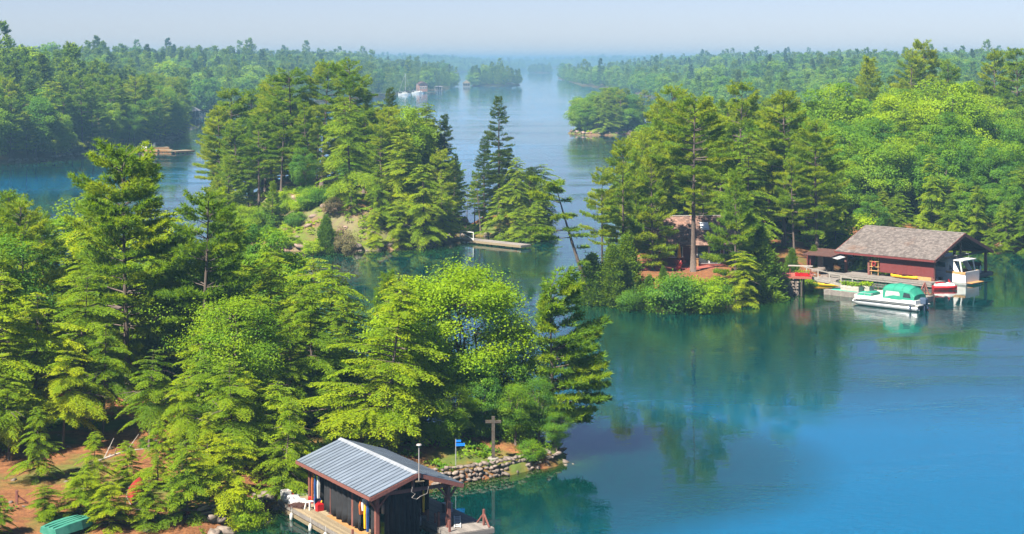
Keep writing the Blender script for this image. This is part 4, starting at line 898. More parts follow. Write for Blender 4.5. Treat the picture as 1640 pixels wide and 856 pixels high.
def slab(parent, name, pts, th, matl):
    """flat plate through four points, thickness downward along its normal"""
    p = [Vector(q) for q in pts]; n = (p[1] - p[0]).cross(p[3] - p[0]).normalized(); n = n if n.z > 0 else -n
    return MB().loft([[q - n * th for q in p], p]).build(name, M[matl], parent)
def curtain(parent, a, b, z0, z1, folds, amp, matl='mesh', name='curtain', sweep=0.0):
    a, b = Vector((a[0], a[1], 0)), Vector((b[0], b[1], 0)); n = folds * 6; d = (b - a); s = Vector((-d.y, d.x, 0)).normalized(); V = []; Fc = []
    for j in range(5):
        t = j / 4
        for i in range(n + 1):
            u = i / n; q = a.lerp(b, u) + s * (amp * (.4 + t) * math.sin(u * folds * 6.28 + .6 * math.sin(7 * u)) + sweep * t * u)
            V.append((q.x, q.y, z1 + (z0 - z1 + .06 * math.sin(u * 9)) * t))
    for j in range(4):
        for i in range(n): k = j * (n + 1) + i; Fc.append((k, k + 1, k + n + 2, k + n + 1))
    o = link(name, np_mesh(name, V, Fc, [M[matl]], smooth=True), parent); md = o.modifiers.new('cloth', 'SOLIDIFY'); md.thickness = .012; return o

# ------------------------------------------------------------------ near boathouse with the metal roof
OB = (-7.17, 85.24); TH = rad(31.0); LW, LL = 5.4, 9.2; ZE, ZR, ZD = 2.9, 3.8, .6
def FW(x, y, z=0.):
    return Vector((OB[0] + x * math.cos(TH) - y * math.sin(TH), OB[1] + x * math.sin(TH) + y * math.cos(TH), z))
bh = empty('boathouse', (OB[0], OB[1], 0), TH, 'open timber boathouse with a ribbed blue-grey metal roof and black curtains', 'boathouse')
for sx, nm in ((0, 'left'), (1, 'right')):
    xe = 0 if sx == 0 else LW; xm = LW / 2
    rf = slab(bh, 'roof', [(xe, 0.03, ZE), (xe, LL - .03, ZE), (xm, LL - .03, ZR), (xm, 0.03, ZR)], .07, 'seam')
    rf['label'] = 'sunlit roof slope' if sx == 0 else 'shaded roof slope'
    n = 23; wv = LL / n; dx = xm - xe; dz = ZR - ZE; ln = math.hypot(dx, dz); ang = math.atan2(dz, dx)
    pm = MB().box((0, 0, .012), (ln, wv - .045, .02)).box((0, -wv / 2 + .045, .03), (ln, .03, .03)).mesh('roof_panel', M['steelroof'])
    for k in range(n):
        o = link('roof_panel', pm, rf, ((xe + xm) / 2, (k + .5) * wv, (ZE + ZR) / 2 + .002)); o.rotation_euler = (0, -math.atan2(dz, abs(dx)) * (1 if dx > 0 else -1), 0)
MB().add([(LW / 2 - .2, -.02, ZR - .03), (LW / 2, -.02, ZR + .06), (LW / 2 + .2, -.02, ZR - .03), (LW / 2 - .2, LL + .02, ZR - .03), (LW / 2, LL + .02, ZR + .06), (LW / 2 + .2, LL + .02, ZR - .03)],
         [(0, 1, 4, 3), (1, 2, 5, 4), (0, 2, 1), (3, 4, 5)]).build('ridge_cap', M['ridgecap'], bh)
for y in (-.03, LL + .03):
    for s in (0, 1):
        a = (0 if s == 0 else LW, y, ZE - .12); b = (LW / 2, y, ZR - .12); MB().bar(a, b, .05, .2).build('bargeboard', M['redpost'], bh)
for x in (-.03, LW + .03): MB().box((x, LL / 2, ZE - .1), (.05, LL, .16)).build('fascia', M['redpost'], bh)
for x in (.62, LW - .62):
    for y in (.5, 3.2, 6.0, 8.7):
        MB().box((x, y, (ZD + ZE) / 2 - .3 - .05), (.2, .2, ZE - ZD + .5)).build('post', M['redpost'], bh)
    MB().box((x, LL / 2, ZE - .02), (.14, LL - .2, .2)).build('plate_beam', M['redpost'], bh)
    s = 1 if x < 2 else -1
    for y in (.5, 3.2, 6.0, 8.7):
        MB().bar((x, y, 2.1), (x + s * .65, y, 2.78), .1, .1).build('knee_brace', M['redpost'], bh)
    MB().bar((x, .5, 2.1), (x, 1.15, 2.78), .1, .1).build('knee_brace', M['redpost'], bh)
    MB().bar((x - s * .05, .5, 2.1), (x - s * .55, .5, 2.75), .09, .09).build('knee_brace', M['redpost'], bh)
for y in (.5, 3.2, 6.0, 8.7):
    MB().box((LW / 2, y, ZE - .08), (LW - 1.0, .12, .18)).build('tie_beam', M['redpost'], bh); MB().box((LW / 2, y, ZE + .32), (.12, .12, .62)).build('king_post', M['redpost'], bh)
for k in range(9):
    y = .35 + k * 1.06
    for s in (0, 1): MB().bar((.1 if s == 0 else LW - .1, y, ZE - .1), (LW / 2, y, ZR - .15), .06, .12).build('rafter', M['redpost'], bh)
curtain(bh, (.5, 2.1), (.5, 6.6), .66, 2.7, 7, .07); curtain(bh, (.55, .62), (.55, 1.0), .66, 2.65, 2, .05)
curtain(bh, (1.15, .7), (3.3, .75), .15, 2.72, 7, .10, sweep=.2); curtain(bh, (LW - .75, 2.4), (LW - .75, 5.6), .9, 2.7, 6, .08); curtain(bh, (1.0, 8.6), (4.4, 8.6), .62, 2.7, 6, .08)
# its docks
dk = empty('wooden_dock', (OB[0], OB[1], 0), TH, 'plank dock wrapped around the metal-roofed boathouse, new orange boards at its near end', 'dock')
boards(dk, 'plank', lambda i, j: 'orangewood' if j == 0 or (j == 1 and i in (5, 6, 7)) else 'deckwood', -.65, 1.1, -3.2, 10.3, ZD, .175, 4.5)
boards(dk, 'plank', 'greywood', 4.3, 6.8, -.8, 9.6, ZD, .19, 3.5); boards(dk, 'plank', 'greywood', 1.12, 4.28, 8.7, 10.3, ZD, .18, 3.2, 'x')
for x, y0, y1 in ((-.62, -3.2, 10.3), (1.07, -3.2, 8.7), (4.34, -.8, 9.5), (6.76, -.8, 9.5)):
    MB().box((x, (y0 + y1) / 2, ZD - .16), (.07, y1 - y0, .22)).build('rim_joist', M['greywood'], dk); MB().box((x, (y0 + y1) / 2, ZD - .42), (.12, y1 - y0 - .4, .16)).build('crib_timber', M['deckwood'], dk)
MB().box((5.55, -.80, ZD - .16), (2.5, .06, .24)).build('end_board', M['greywood'], dk); MB().box((5.55, -.72, ZD - .45), (2.2, .12, .2)).build('crib_timber', M['greywood'], dk)
for x in (-.5, .95, 4.45, 6.6):
    for y in (-.5 if x > 2 else -2.6, 2.2, 5.2, 8.2): MB().tube([(x, y, -1.5), (x, y, ZD - .06)], .12, 8).build('pile', M['darkwood'], dk)
for x, y, h in ((4.42, .9, .75), (4.42, 2.1, .6), (4.42, -.3, .6), (6.7, 4.3, .65), (-.55, .9, .55), (4.6, 1.6, .5)):
    MB().box((x, y, ZD + h / 2), (.1, .1, h)).build('mooring_post', M['redpost'], dk)
# braced corner post
bp_ = empty('braced_post', FW(6.55, -.15, ZD), TH, 'short reddish post propped by two struts on the dock corner', 'post')
MB().box((0, 0, .42), (.1, .1, .84)).build('post', M['redpost'], bp_); MB().bar((0, 0, .62), (.0, -.55, .02), .07).build('strut', M['redpost'], bp_); MB().bar((0, 0, .62), (-.05, .6, .02), .07).build('strut', M['redpost'], bp_)
# pole with lamp on the gable
pl = empty('gable_pole', FW(LW / 2 + .02, -.12, ZR - .45), TH, 'thin metal pole with a small flat lamp rising from the roof gable', 'pole')
MB().tube([(0, 0, 0), (0, 0, 1.85)], .028, 8).build('pole', M['pipe'], pl)
lm = MB().tube([(0, 0, 1.85), (0, 0, 1.9), (0, 0, 1.96)], [.04, .15, .11], 12).build('lamp_head', M['pipe'], pl); MB().bar((-.18, 0, .05), (.3, 0, .02), .1, .05).build('bracket', M['deckwood'], pl)
cb = empty('gable_cable', FW(LW / 2, -.1, ZE), TH, 'white looped cable hanging under the gable pole', 'cable')
MB().tube([(-.35, 0, .25), (-.4, 0, .0), (-.2, -.03, -.12), (-.38, 0, -.3), (-.1, 0, -.42), (.1, 0, -.3), (.5, 0, -.2), (.6, 0, .15)], .013, 6).build('loop', M['pipe'], cb)
def fender(x, y, z, lb):
    f = empty('boat_fender', FW(x, y, z), TH, lb, 'fender'); MB().tube([(0, 0, -.5), (0, 0, -.46), (0, 0, -.1), (0, 0, -.02), (0, 0, 0)], [.03, .1, .1, .05, .02], 10).build('body', M['offwhite'], f, smooth=True); MB().tube([(0, 0, 0), (0.02, 0, .32)], .012, 5).build('rope', M['offwhite'], f)
fender(-.78, 8.1, .38, 'white fender hung farthest along the near dock edge'); fender(-.78, 5.6, .38, 'white fender hung halfway along the near dock edge'); fender(-.78, 3.7, .38, 'white fender nearest the bottom of the picture'); fender(4.2, 2.6, .75, 'white fender hanging inside the boathouse slip')
fender(1.5, 1.5, 2.0, 'pale fender hung high inside the boathouse')
# clutter on the shore end of the dock
def can(x, y, lb, matl='red', s=1.0):
    c = empty('fuel_can', FW(x, y, ZD), TH + R_.uniform(-.5, .5), lb, 'fuel can'); MB().loft([[(-.17 * s, -.12 * s, 0), (.17 * s, -.12 * s, 0), (.17 * s, .12 * s, 0), (-.17 * s, .12 * s, 0)], [(-.17 * s, -.12 * s, .3 * s), (.17 * s, -.12 * s, .3 * s), (.17 * s, .12 * s, .3 * s), (-.17 * s, .12 * s, .3 * s)], [(-.1 * s, -.07 * s, .38 * s), (.1 * s, -.07 * s, .38 * s), (.1 * s, .07 * s, .38 * s), (-.1 * s, .07 * s, .38 * s)]]).build('body', M[matl], c)
    MB().tube([(.08 * s, 0, .37 * s), (.12 * s, 0, .46 * s)], .03 * s, 8).build('spout', M['yellow'], c); MB().tube([(-.09 * s, 0, .37 * s), (-.09 * s, 0, .45 * s), (.04 * s, 0, .45 * s), (.04 * s, 0, .37 * s)], .015 * s, 6).build('handle', M[matl], c)
can(.35, 6.9, 'flat red fuel can in front of the black side curtain', 'red', 1.15); can(.62, 8.6, 'red fuel can beside the blue jug at the dock\'s shore end'); can(.8, 8.2, 'blue jug beside the red fuel can', 'bluerope'); can(-.1, 9.9, 'red can behind the pale tarp heap', 'red', 1.1)
st = empty('plastic_stool', FW(.05, 7.5, ZD), TH + .3, 'white upturned plastic stool on the worn planks', 'stool')
MB().box((0, 0, .4), (.34, .34, .04)).build('seat', M['white'], st)
for a, b in ((-1, -1), (1, -1), (1, 1), (-1, 1)): MB().bar((a * .14, b * .14, .38), (a * .2, b * .2, 0), .06).build('leg', M['white'], st)
def heap(name, loc, sx, sy, sz, seed, matl, lb, cat, rz=0.):
    g = np.random.default_rng(seed); n = 16; X, Y = np.meshgrid(np.linspace(-1, 1, n), np.linspace(-1, 1, n)); r = np.maximum(np.abs(X), np.abs(Y))
    Z = sz * np.clip(1.08 - r ** 3, 0, 1) * (.62 + .38 * nzf(X, Y, .28, seed)) ; V = np.stack([X * sx, Y * sy, np.maximum(Z, 0)], -1).reshape(-1, 3); i = np.arange(n * n).reshape(n, n)
    Q = np.stack([i[:-1, :-1], i[:-1, 1:], i[1:, 1:], i[1:, :-1]], -1).reshape(-1, 4); o = link(name, np_mesh(name, V, Q, [M[matl]], smooth=True), None, loc, rz); o.modifiers.new('cloth', 'SOLIDIFY').thickness = .02
    return tag(o, lb, cat)
heap('tarpaulin', FW(-.05, 9.2, ZD), .55, .65, .5, 4, 'tarp', 'pale grey tarp thrown over gear at the shore end of the near dock', 'tarp', TH)
cr_ = empty('crate', FW(-.28, 10.0, ZD), TH, 'grey plastic crate at the corner of the near dock', 'crate'); MB().box((0, 0, .02), (.4, .5, .04)).build('bottom', M['offwhite'], cr_)
for x, y, a, b in ((-.2, 0, .03, .5), (.2, 0, .03, .5), (0, -.25, .4, .03), (0, .25, .4, .03)): MB().box((x, y, .26), (a, b, .5)).build('side', M['offwhite'], cr_)
sl_ = empty('wooden_pallet', FW(-.3, 8.2, ZD), TH + .5, 'dark brown slatted pallet lying by the white stool', 'pallet')
for k in range(6): MB().box((0, -.4 + k * .16, .13), (.75, .1, .03)).build('slat', M['brown'], sl_)
for x in (-.3, 0, .3): MB().box((x, 0, .06), (.06, .95, .11)).build('runner', M['brown'], sl_)
wb_ = empty('workbench', FW(.75, 10.6, gz(*FW(.75, 10.6)[:2])), TH, 'workbench with white edge behind the near dock, under the tree', 'workbench')
MB().box((0, 0, .92), (1.7, .8, .06)).build('bench_top', M['offwhite'], wb_); MB().box((0, 0, .45), (1.5, .7, .06)).build('shelf', M['brown'], wb_)
for a in (-.75, .75):
    for b in (-.33, .33): MB().box((a, b, .45), (.08, .08, .9)).build('leg', M['brown'], wb_)
ch_ = empty('storage_chest', wb_.location + Vector((0, 0, .95)), TH, 'dark brown chest on the workbench', 'chest'); MB().box((0, 0, .2), (1.45, .6, .4)).build('body', M['brown'], ch_); heap('clutter', (0, 0, .41), .6, .25, .16, 9, 'grey', None, None).parent = ch_
bx_ = empty('utility_box', FW(6.2, 3.2, ZD), TH, 'grey utility box standing on the right dock', 'box'); MB().box((0, 0, .22), (.45, .4, .44)).build('body', M['grey'], bx_); MB().box((0, 0, .455), (.49, .44, .03)).build('lid', M['offwhite'], bx_)
ld = empty('folded_ladder', FW(5.6, 1.0, ZD + .03), TH - .5, 'white ladder lying flat on the right dock', 'ladder')
for x in (-.16, .16): MB().box((x, 0, .03), (.05, 2.1, .05)).build('rail', M['white'], ld)
for k in range(7): MB().box((0, -.9 + k * .3, .03), (.29, .04, .035)).build('rung', M['white'], ld)
def hang(name, x, y, z, L, matl, lb, cat, w=.16):
    o = empty(name, FW(x, y, z), TH, lb, cat); MB().loft([[(-w / 2, -.05, -L), (w / 2, -.05, -L), (w / 2, .05, -L), (-w / 2, .05, -L)], [(-w * .6, -.07, -L * .4), (w * .6, -.07, -L * .4), (w * .6, .07, -L * .4), (-w * .6, .07, -L * .4)], [(-w * .3, -.03, 0), (w * .3, -.03, 0), (w * .3, .03, 0), (-w * .3, .03, 0)]]).build('body', M[matl], o, smooth=False); MB().tube([(0, 0, 0), (0, 0, .25)], .012, 5).build('hook', M['pipe'], o)
hang('life_vest', .45, 1.9, 2.3, .75, 'orange', 'orange life vest hanging on the sunny side of the near boathouse', 'life vest', .26); hang('life_vest', .45, 1.65, 2.4, .6, 'white', 'white vest hanging next to the orange life vest', 'life vest', .2)
hang('paddle', .45, 1.5, 2.2, 1.3, 'yellow', 'yellow paddle hanging beside the white vest', 'paddle', .1); hang('rope_bundle', .47, 1.25, 2.5, 1.7, 'bluerope', 'blue ropes hanging by the near corner post', 'rope', .1); hang('rope_bundle', 4.0, 1.8, 2.5, 1.3, 'yellow', 'yellow rope hanging inside the near boathouse', 'rope', .07)
hang('rope_bundle', .42, 7.2, 2.4, 1.2, 'offwhite', 'pale rope hanging at the shore end of the near boathouse', 'rope', .12); hang('rope_bundle', .42, 7.6, 2.4, 1.3, 'bluerope', 'blue rope hanging at the shore end of the near boathouse', 'rope', .12); hang('oar', .42, 8.0, 2.4, 1.5, 'orange', 'orange oar hanging at the shore end of the near boathouse', 'oar', .08)
# blue sign, wooden cross
sg = PD(730, 101.0); sg.z = gz(sg.x, sg.y); sn = empty('sign_post', sg, .1, 'thin grey post with two small blue sign boards near the tip', 'sign'); MB().tube([(0, 0, -.2), (0, 0, 1.75)], .028, 8).build('post', M['alu'], sn)
MB().box((.27, -.03, 1.42), (.54, .03, .17)).build('sign_board', M['blue'], sn); MB().box((.16, -.03, 1.64), (.30, .03, .13)).build('sign_board', M['blue'], sn)
cp = PD(790, 102.6); cp.z = gz(cp.x, cp.y); cx = empty('wooden_cross', cp, 0, 'dark wooden cross-shaped post in a round concrete base near the tip', 'cross')
MB().box((0, 0, 1.4), (.2, .2, 2.7)).build('post', M['darkwood'], cx); MB().box((0, -.03, 2.45), (.95, .16, .16)).build('crossbar', M['darkwood'], cx); MB().tube([(0, 0, -.2), (0, 0, .22), (0, 0, .26)], [.36, .34, .30], 16).build('base', M['concrete'], cx)

def canoe(name, L, Wd, D, matl, lb, cat, loc, rz, flip=False, parent_z=0):
    o = empty(name, loc, rz, lb, cat); secs = []; n = 13
    for i in range(n):
        t = i / (n - 1) * 2 - 1; w = Wd / 2 * max(.03, (1 - abs(t) ** 2.3)); rise = .35 * D * abs(t) ** 3
        secs.append([(t * L / 2, w * math.cos(a), rise * (1 if math.sin(a) > -.3 else .4) + D * .5 * (1 + math.sin(a)) if False else (D * (1 + math.sin(a)) + rise)) for a in [math.pi + math.pi * k / 8 for k in range(9)]])
    h = MB().loft(secs, closed=False).build('hull', M[matl], o, smooth=True); h.modifiers.new('shell', 'SOLIDIFY').thickness = .03
    for s in (0, 8): MB().tube([q[s] for q in secs], .025, 6).build('gunwale', M['greywood'] if matl != 'yellow' else M['yellow'], o)
    if matl == 'yellow':
        MB().loft([[(q[0][0], q[0][1] * .97, q[0][2]), (q[0][0], 0, q[0][2] + .08), (q[8][0], q[8][1] * .97, q[8][2])] for q in secs], closed=False).build('deck', M['yellow'], o); MB().tube([(0, 0, D + .08), (0, 0, D + .1)], .22, 12).build('cockpit', M['black'], o).scale = (1.7, 1, 1)
    else:
        for t in (-.45, 0, .45): MB().box((t * L / 2, 0, D * .95), (.12, Wd * .86, .03)).build('thwart', M['deckwood'], o)
    if flip: o.rotation_euler = (math.pi, 0, rz)
    return o
q = P(218, 792, 1.6); z_ = gz(q.x, q.y); canoe('canoe', 4.6, .9, .40, 'canoe', 'dark red canoe turned upside down under the trees', 'canoe', (q.x, q.y, z_ + .95), rad(97), True)
rk = empty('canoe_rack', (q.x, q.y, z_), rad(97), 'low timber trestles carrying the upturned red canoe', 'rack')
for x in (-1.2, 1.2):
    MB().box((x, 0, .5), (.08, 1.1, .08)).build('rail', M['darkwood'], rk)
    for y in (-.45, .45): MB().box((x, y, .23), (.08, .08, .48)).build('leg', M['darkwood'], rk)
q = P(108, 847, 1.2); z_ = gz(q.x, q.y); sk = empty('skiff', (q.x, q.y, z_), rad(58), 'green painted skiff turned upside down in the bottom left corner', 'boat')
secs = []
for t, w, h in ((-1.3, .62, .40), (-.5, .70, .46), (.4, .70, .48), (1.0, .58, .46), (1.5, .30, .36)): secs.append([(t, -w, .05), (t, -w * .82, h), (t, w * .82, h), (t, w, .05)])
MB().loft(secs).build('hull', M['greenhull'], sk)
for y in (-.3, .0, .3): MB().bar((-1.25, y, .44), (.95, y * .8, .5), .06, .05).build('runner', M['greenhull'], sk)
q = P(150, 745, 1.6)
db = empty('dead_branch', (q.x, q.y, gz(q.x, q.y)), .3, 'bleached fallen branch lying on the orange needle floor', 'branch')
MB().tube([(-.6, 0, .15), (.6, .2, .5), (1.9, .1, .9), (3.0, -.2, 1.0)], [.09, .07, .05, .02], 6).build('stem', M['dead'], db)
for a, b in (((.6, .2, .5), (1.2, .9, 1.5)), ((1.2, .15, .7), (1.3, -.7, 1.4)), ((1.9, .1, .9), (2.6, .6, 1.7)), ((.2, .1, .35), (.7, -.6, .2))): MB().tube([a, b], [.04, .012], 5).build('twig', M['dead'], db)
q = P(27, 800, 1.6); fb = empty('boundary_post', (q.x, q.y, gz(q.x, q.y)), 0, 'short dark stake on the orange ground at the left edge', 'stake'); MB().box((0, 0, .35), (.12, .12, .8)).build('stake', M['redpost'], fb); MB().bar((0, 0, .5), (.5, .2, .05), .08).build('prop', M['redpost'], fb)

q = P(338, 805, 1.2); lgp = empty('log_pile', (q.x, q.y, gz(q.x, q.y)), .5, 'jumble of grey logs and planks under the hemlocks by the inlet', 'log pile')
for k in range(9):
    a = R_.uniform(-.5, .9); L_ = R_.uniform(.7, 1.5); c_ = (R_.uniform(-.7, .7), R_.uniform(-.4, .4), .1 + .09 * k * .6)
    MB().tube([(c_[0] - L_ * math.cos(a), c_[1] - L_ * math.sin(a), c_[2]), (c_[0] + L_ * math.cos(a), c_[1] + L_ * math.sin(a), c_[2] + R_.uniform(-.05, .3))], [.08, .06], 7).build('log', M['dead'] if k % 3 else M['redpost'], lgp)
for k in range(46):                                             # stones and stumps of the needle floor
    px, D = R_.uniform(-10, 420), R_.uniform(86, 108); x = (px - 820) / F * D
    if float(front.sd(np.array(x), np.array(D))) > .5: put_rock(gobj['front_island'], ROCKS, (x, D, gz(x, D)), R_.uniform(.18, .6))
# ------------------------------------------------------------------ shingled boathouse and its docks
RB = (46.57, 185.71); RT = rad(45.75); RW, RL = 13.0, 12.9; QE, QR, QD = 2.95, 5.45, .55
def RWd(x, y, z=0.): return Vector((RB[0] + x * math.cos(RT) - y * math.sin(RT), RB[1] + x * math.sin(RT) + y * math.cos(RT), z))
rb = empty('boathouse', (RB[0], RB[1], 0), RT, 'barn-red boathouse with a broad weathered shingle roof', 'boathouse')
for s in (0, 1):
    xe, xm = (0 if s == 0 else RW), RW / 2
    rf = slab(rb, 'roof', [(xe, 0, QE), (xe, RL, QE), (xm, RL, QR), (xm, 0, QR)], .16, 'darkwood')
    shingles(rf, (xe, -.05, QE + .02), (xe, RL + .05, QE + .02), (xm, RL + .05, QR + .02), (xm, -.05, QR + .02), .27, .3, M['shingle'])
    for y in (-.07, RL + .07): MB().bar((xe, y, QE - .12), (xm, y, QR - .12), .08, .34).build('bargeboard', M['redpost'], rb)
    MB().box((xe + (-.05 if s == 0 else .05), RL / 2, QE - .12), (.06, RL, .22)).build('fascia', M['redwall'], rb)
MB().box((RW / 2, RL / 2, QR + .05), (.35, RL + .1, .06)).build('ridge_cap', M['greywood'], rb)
for x in (.7, RW - .8):
    for y in (.5, 4.5, 8.8, 11.9): MB().box((x, y, (QE - .2) / 2 + .02), (.26, .26, QE - .1)).build('post', M['redpost'], rb)
    MB().box((x, RL / 2, QE - .08), (.18, RL - .4, .24)).build('plate_beam', M['redpost'], rb)
for y in (.5, 4.3, 8.4, 11.2): MB().box((RW / 2, y, QE - .02), (RW - 1.6, .16, .24)).build('tie_beam', M['darkwood'], rb); MB().box((RW / 2, y, QE + 1.1), (.16, .16, 2.2)).build('king_post', M['darkwood'], rb)
for k in range(11):
    y = .3 + k * 1.16
    for s in (0, 1): MB().bar((.2 if s == 0 else RW - .2, y, QE - .1), (RW / 2, y, QR - .22), .08, .14).build('rafter', M['darkwood'], rb)
wl = empty('side_wall', (0, 0, 0)); wl.parent = rb
bm_ = MB().box((0, 0, 0), (.05, .285, 1.85)).mesh('board', M['redwall'])
for k in range(24): link('board', bm_, wl, (.52 + R_.uniform(-.006, .006), .55 + k * .287, 1.92))
MB().box((.60, 3.9, 1.92), (.05, 6.8, 1.7)).build('wall_frame', M['darkwood'], rb)
pp_ = MB().box((.55, 1.75, .76), (.04, 2.0, .40)).build('plywood_panel', M['plywood'], rb)
for y in (.6, 2.9, 4.9): MB().box((.55, y, .76), (.14, .16, .46)).build('stud', M['redpost'], rb)
sh_ = empty('shelf_rack', RWd(.45, 7.9, QD), RT, 'pale slatted rack holding a dark wreath at the open bay of the shingled boathouse', 'rack')
for y in (-.45, .45): MB().box((0, y, 1.0), (.08, .08, 1.9)).build('upright', M['plywood'], sh_)
for z in (.55, 1.0, 1.6): MB().box((0, 0, z), (.3, 1.2, .06)).build('shelf', M['plywood'], sh_)
wr = empty('wreath', RWd(.25, 7.9, QD + 1.05), RT, 'dark red bundle hanging on the pale slatted rack', 'bundle'); MB().tube([(0, .22 * math.cos(a), .3 + .22 * math.sin(a)) for a in [6.28 * k / 10 for k in range(11)]], .09, 6).build('ring', M['canoe'], wr)
# lean-to shed at the left end
lt = empty('lean_to_shed', RWd(-.6, 12.4, 0), RT, 'dark red lean-to shed at the left end of the shingled boathouse', 'shed')
MB().box((1.6, 2.4, 1.5), (.1, 2.0, 2.0)).build('wall', M['redwall'], lt); MB().box((.2, 3.2, 1.5), (2.6, .1, 2.0)).build('wall', M['redwall'], lt); MB().box((.15, 2.2, 1.45), (.12, .7, 1.8)).build('pillar', M['concrete'], lt)
MB().box((-.6, 3.1, 1.45), (.14, .14, 2.0)).build('post', M['redwall'], lt)
slab(lt, 'roof', [(-1.1, -.2, 2.55), (-1.1, 3.9, 2.5), (2.2, 3.9, 2.95), (2.2, -.2, 2.98)], .1, 'brown'); slab(lt, 'awning', [(-1.0, -.9, 2.25), (-1.0, .5, 2.5), (.6, .5, 2.6), (.6, -.9, 2.4)], .03, 'tarp')
# docks in the boathouse frame
d2 = empty('boathouse_dock', (RB[0], RB[1], 0), RT, 'grey plank dock running along and under the shingled boathouse', 'dock')
boards(d2, 'plank', 'greywood', -.9, 2.1, -.1, 13.6, QD, .3, 4.6); boards(d2, 'plank', 'greywood', 9.9, 13.3, .2, 12, QD, .3, 4.0); boards(d2, 'plank', 'greywood', 2.1, 9.9, 10.4, 12, QD, .3, 3.6, 'x')
for x, y0, y1 in ((-.92, -.1, 13.6), (2.1, -.1, 10.4), (9.9, .2, 10.4), (13.32, .2, 12)):
    for z in (QD - .14, QD - .36): MB().box((x, (y0 + y1) / 2, z), (.1, y1 - y0, .17)).build('side_timber', M['greywood'], d2)
for x, w in ((.6, 3.0), (11.6, 3.4)):
    for z in (QD - .14, QD - .36): MB().box((x, -.12 if x < 2 else .18, z), (w, .1, .17)).build('end_timber', M['greywood'], d2)
    for yy in (.6, 4, 8, 11.5):
        for dx_ in (-1.1, 1.1): MB().tube([(x + dx_, yy, -2), (x + dx_, yy, QD - .1)], .13, 7).build('pile', M['darkwood'], d2)
fd = empty('floating_dock', (RB[0], RB[1], 0), RT, 'floating dock with upright grey side boards beside the pontoon boat', 'dock')
FX0, FX1, FY0, FY1 = -13.2, -9.6, -5.4, 5.6
boards(fd, 'plank', 'greywood', FX0, FX1, FY0, FY1, QD, .3, 3.6)
sb_ = MB().box((0, 0, 0), (.05, .27, .62)).mesh('side_board', M['greywood']); sb2 = MB().box((0, 0, 0), (.27, .05, .62)).mesh('side_board', M['greywood'])
for k in range(39):
    y = FY0 + .14 + k * (FY1 - FY0 - .28) / 38
    for x in (FX0 - .03, FX1 + .03): link('side_board', sb_, fd, (x, y, .22 + R_.uniform(-.02, .02)))
for k in range(13):
    x = FX0 + .16 + k * (FX1 - FX0 - .32) / 12
    for y in (FY0 - .03, FY1 + .03): link('side_board', sb2, fd, (x, y, .22 + R_.uniform(-.02, .02)))
tc_ = MB().box((-12.0, 2.6, QD + .012), (1.9, 4.6, .02)).build('dock_carpet', M['teal'], None, (RB[0], RB[1], 0), RT); tag(tc_, 'teal carpet strip laid on the floating dock by the planters', 'carpet')
def planter(x, y, lx, ly, lb, seed):
    p = empty('planter_box', RWd(x, y, QD + .03), RT, lb, 'planter'); 
    for a, b, c, d in ((-lx / 2, 0, .06, ly), (lx / 2, 0, .06, ly), (0, -ly / 2, lx, .06), (0, ly / 2, lx, .06)):
        for z in (.14, .42): MB().box((a, b, z), (c, d, .26)).build('board', M['palewood'], p)
    MB().box((0, 0, .45), (lx - .1, ly - .1, .1)).build('soil', M['brown'], p)
    g = np.random.default_rng(seed); n = 420; pos = np.column_stack([g.uniform(-lx / 2, lx / 2, n), g.uniform(-ly / 2, ly / 2, n), .5 + .35 * g.random(n) ** .7]); nn = np.array([0, 0, 1]) + g.normal(size=(n, 3)) * .6
    V, Fc, t = quads(pos, np.cross(nn, g.normal(size=(n, 3))), nn, .2, .15, g, g.random(n)); link('leaves', np_mesh('leaves', V, Fc, [M['lime']], t), p)
planter(-12.3, 2.7, .9, 2.2, 'larger timber planter with green leaves on the floating dock', 1); planter(-11.2, 1.6, .9, 1.2, 'smaller timber planter behind the larger one', 2)
# gangway
ga = P(1288, 441.5, 2.0); gb = RWd(-10.3, 3.4, QD + .06); dv = gb - ga; gw = empty('gangway', (ga.x, ga.y, ga.z), math.atan2(dv.y, dv.x), 'sloping wooden gangway with a pale handrail down to the floating dock', 'gangway')
GL = math.hypot(dv.x, dv.y); GZ = dv.z
for k in range(int(GL / .45)):
    t = (k + .5) * .45 / GL; o = MB().box((0, 0, 0), (.42, 1.1, .05)).build('tread', M['palewood'], gw, (t * GL, 0, GZ * t)); o.rotation_euler = (0, -math.atan2(GZ, GL), 0)
for y in (-.5, .5): MB().bar((0, y, -.1), (GL, y, GZ - .1), .08, .18).build('stringer', M['palewood'], gw)
MB().bar((-.2, -.52, 1.0), (GL, -.52, GZ + .95), .09, .12).build('handrail', M['palewood'], gw); 
for k in range(5): t = (k + .1) / 4.6; MB().box((t * GL, -.52, GZ * t + .45), (.1, .1, 1.0)).build('rail_post', M['palewood'], gw)
tp_ = RWd(-9.9, -4.6, QD); tr_ = empty('boat_lift_tripod', tp_, RT, 'red-brown timber A-frame at the end of the floating dock', 'frame')
MB().bar((0, 0, 0), (0, 0, 1.35), .14).build('leg', M['red'] if False else M['redpost'], tr_); MB().bar((-.85, .3, 0), (0, 0, 1.3), .12).build('leg', M['redpost'], tr_); MB().bar((.15, -.6, -.4), (0, 0, 1.3), .12).build('leg', M['redpost'], tr_); MB().bar((-.55, .2, .5), (0, 0, .5), .1).build('crosspiece', M['redpost'], tr_)

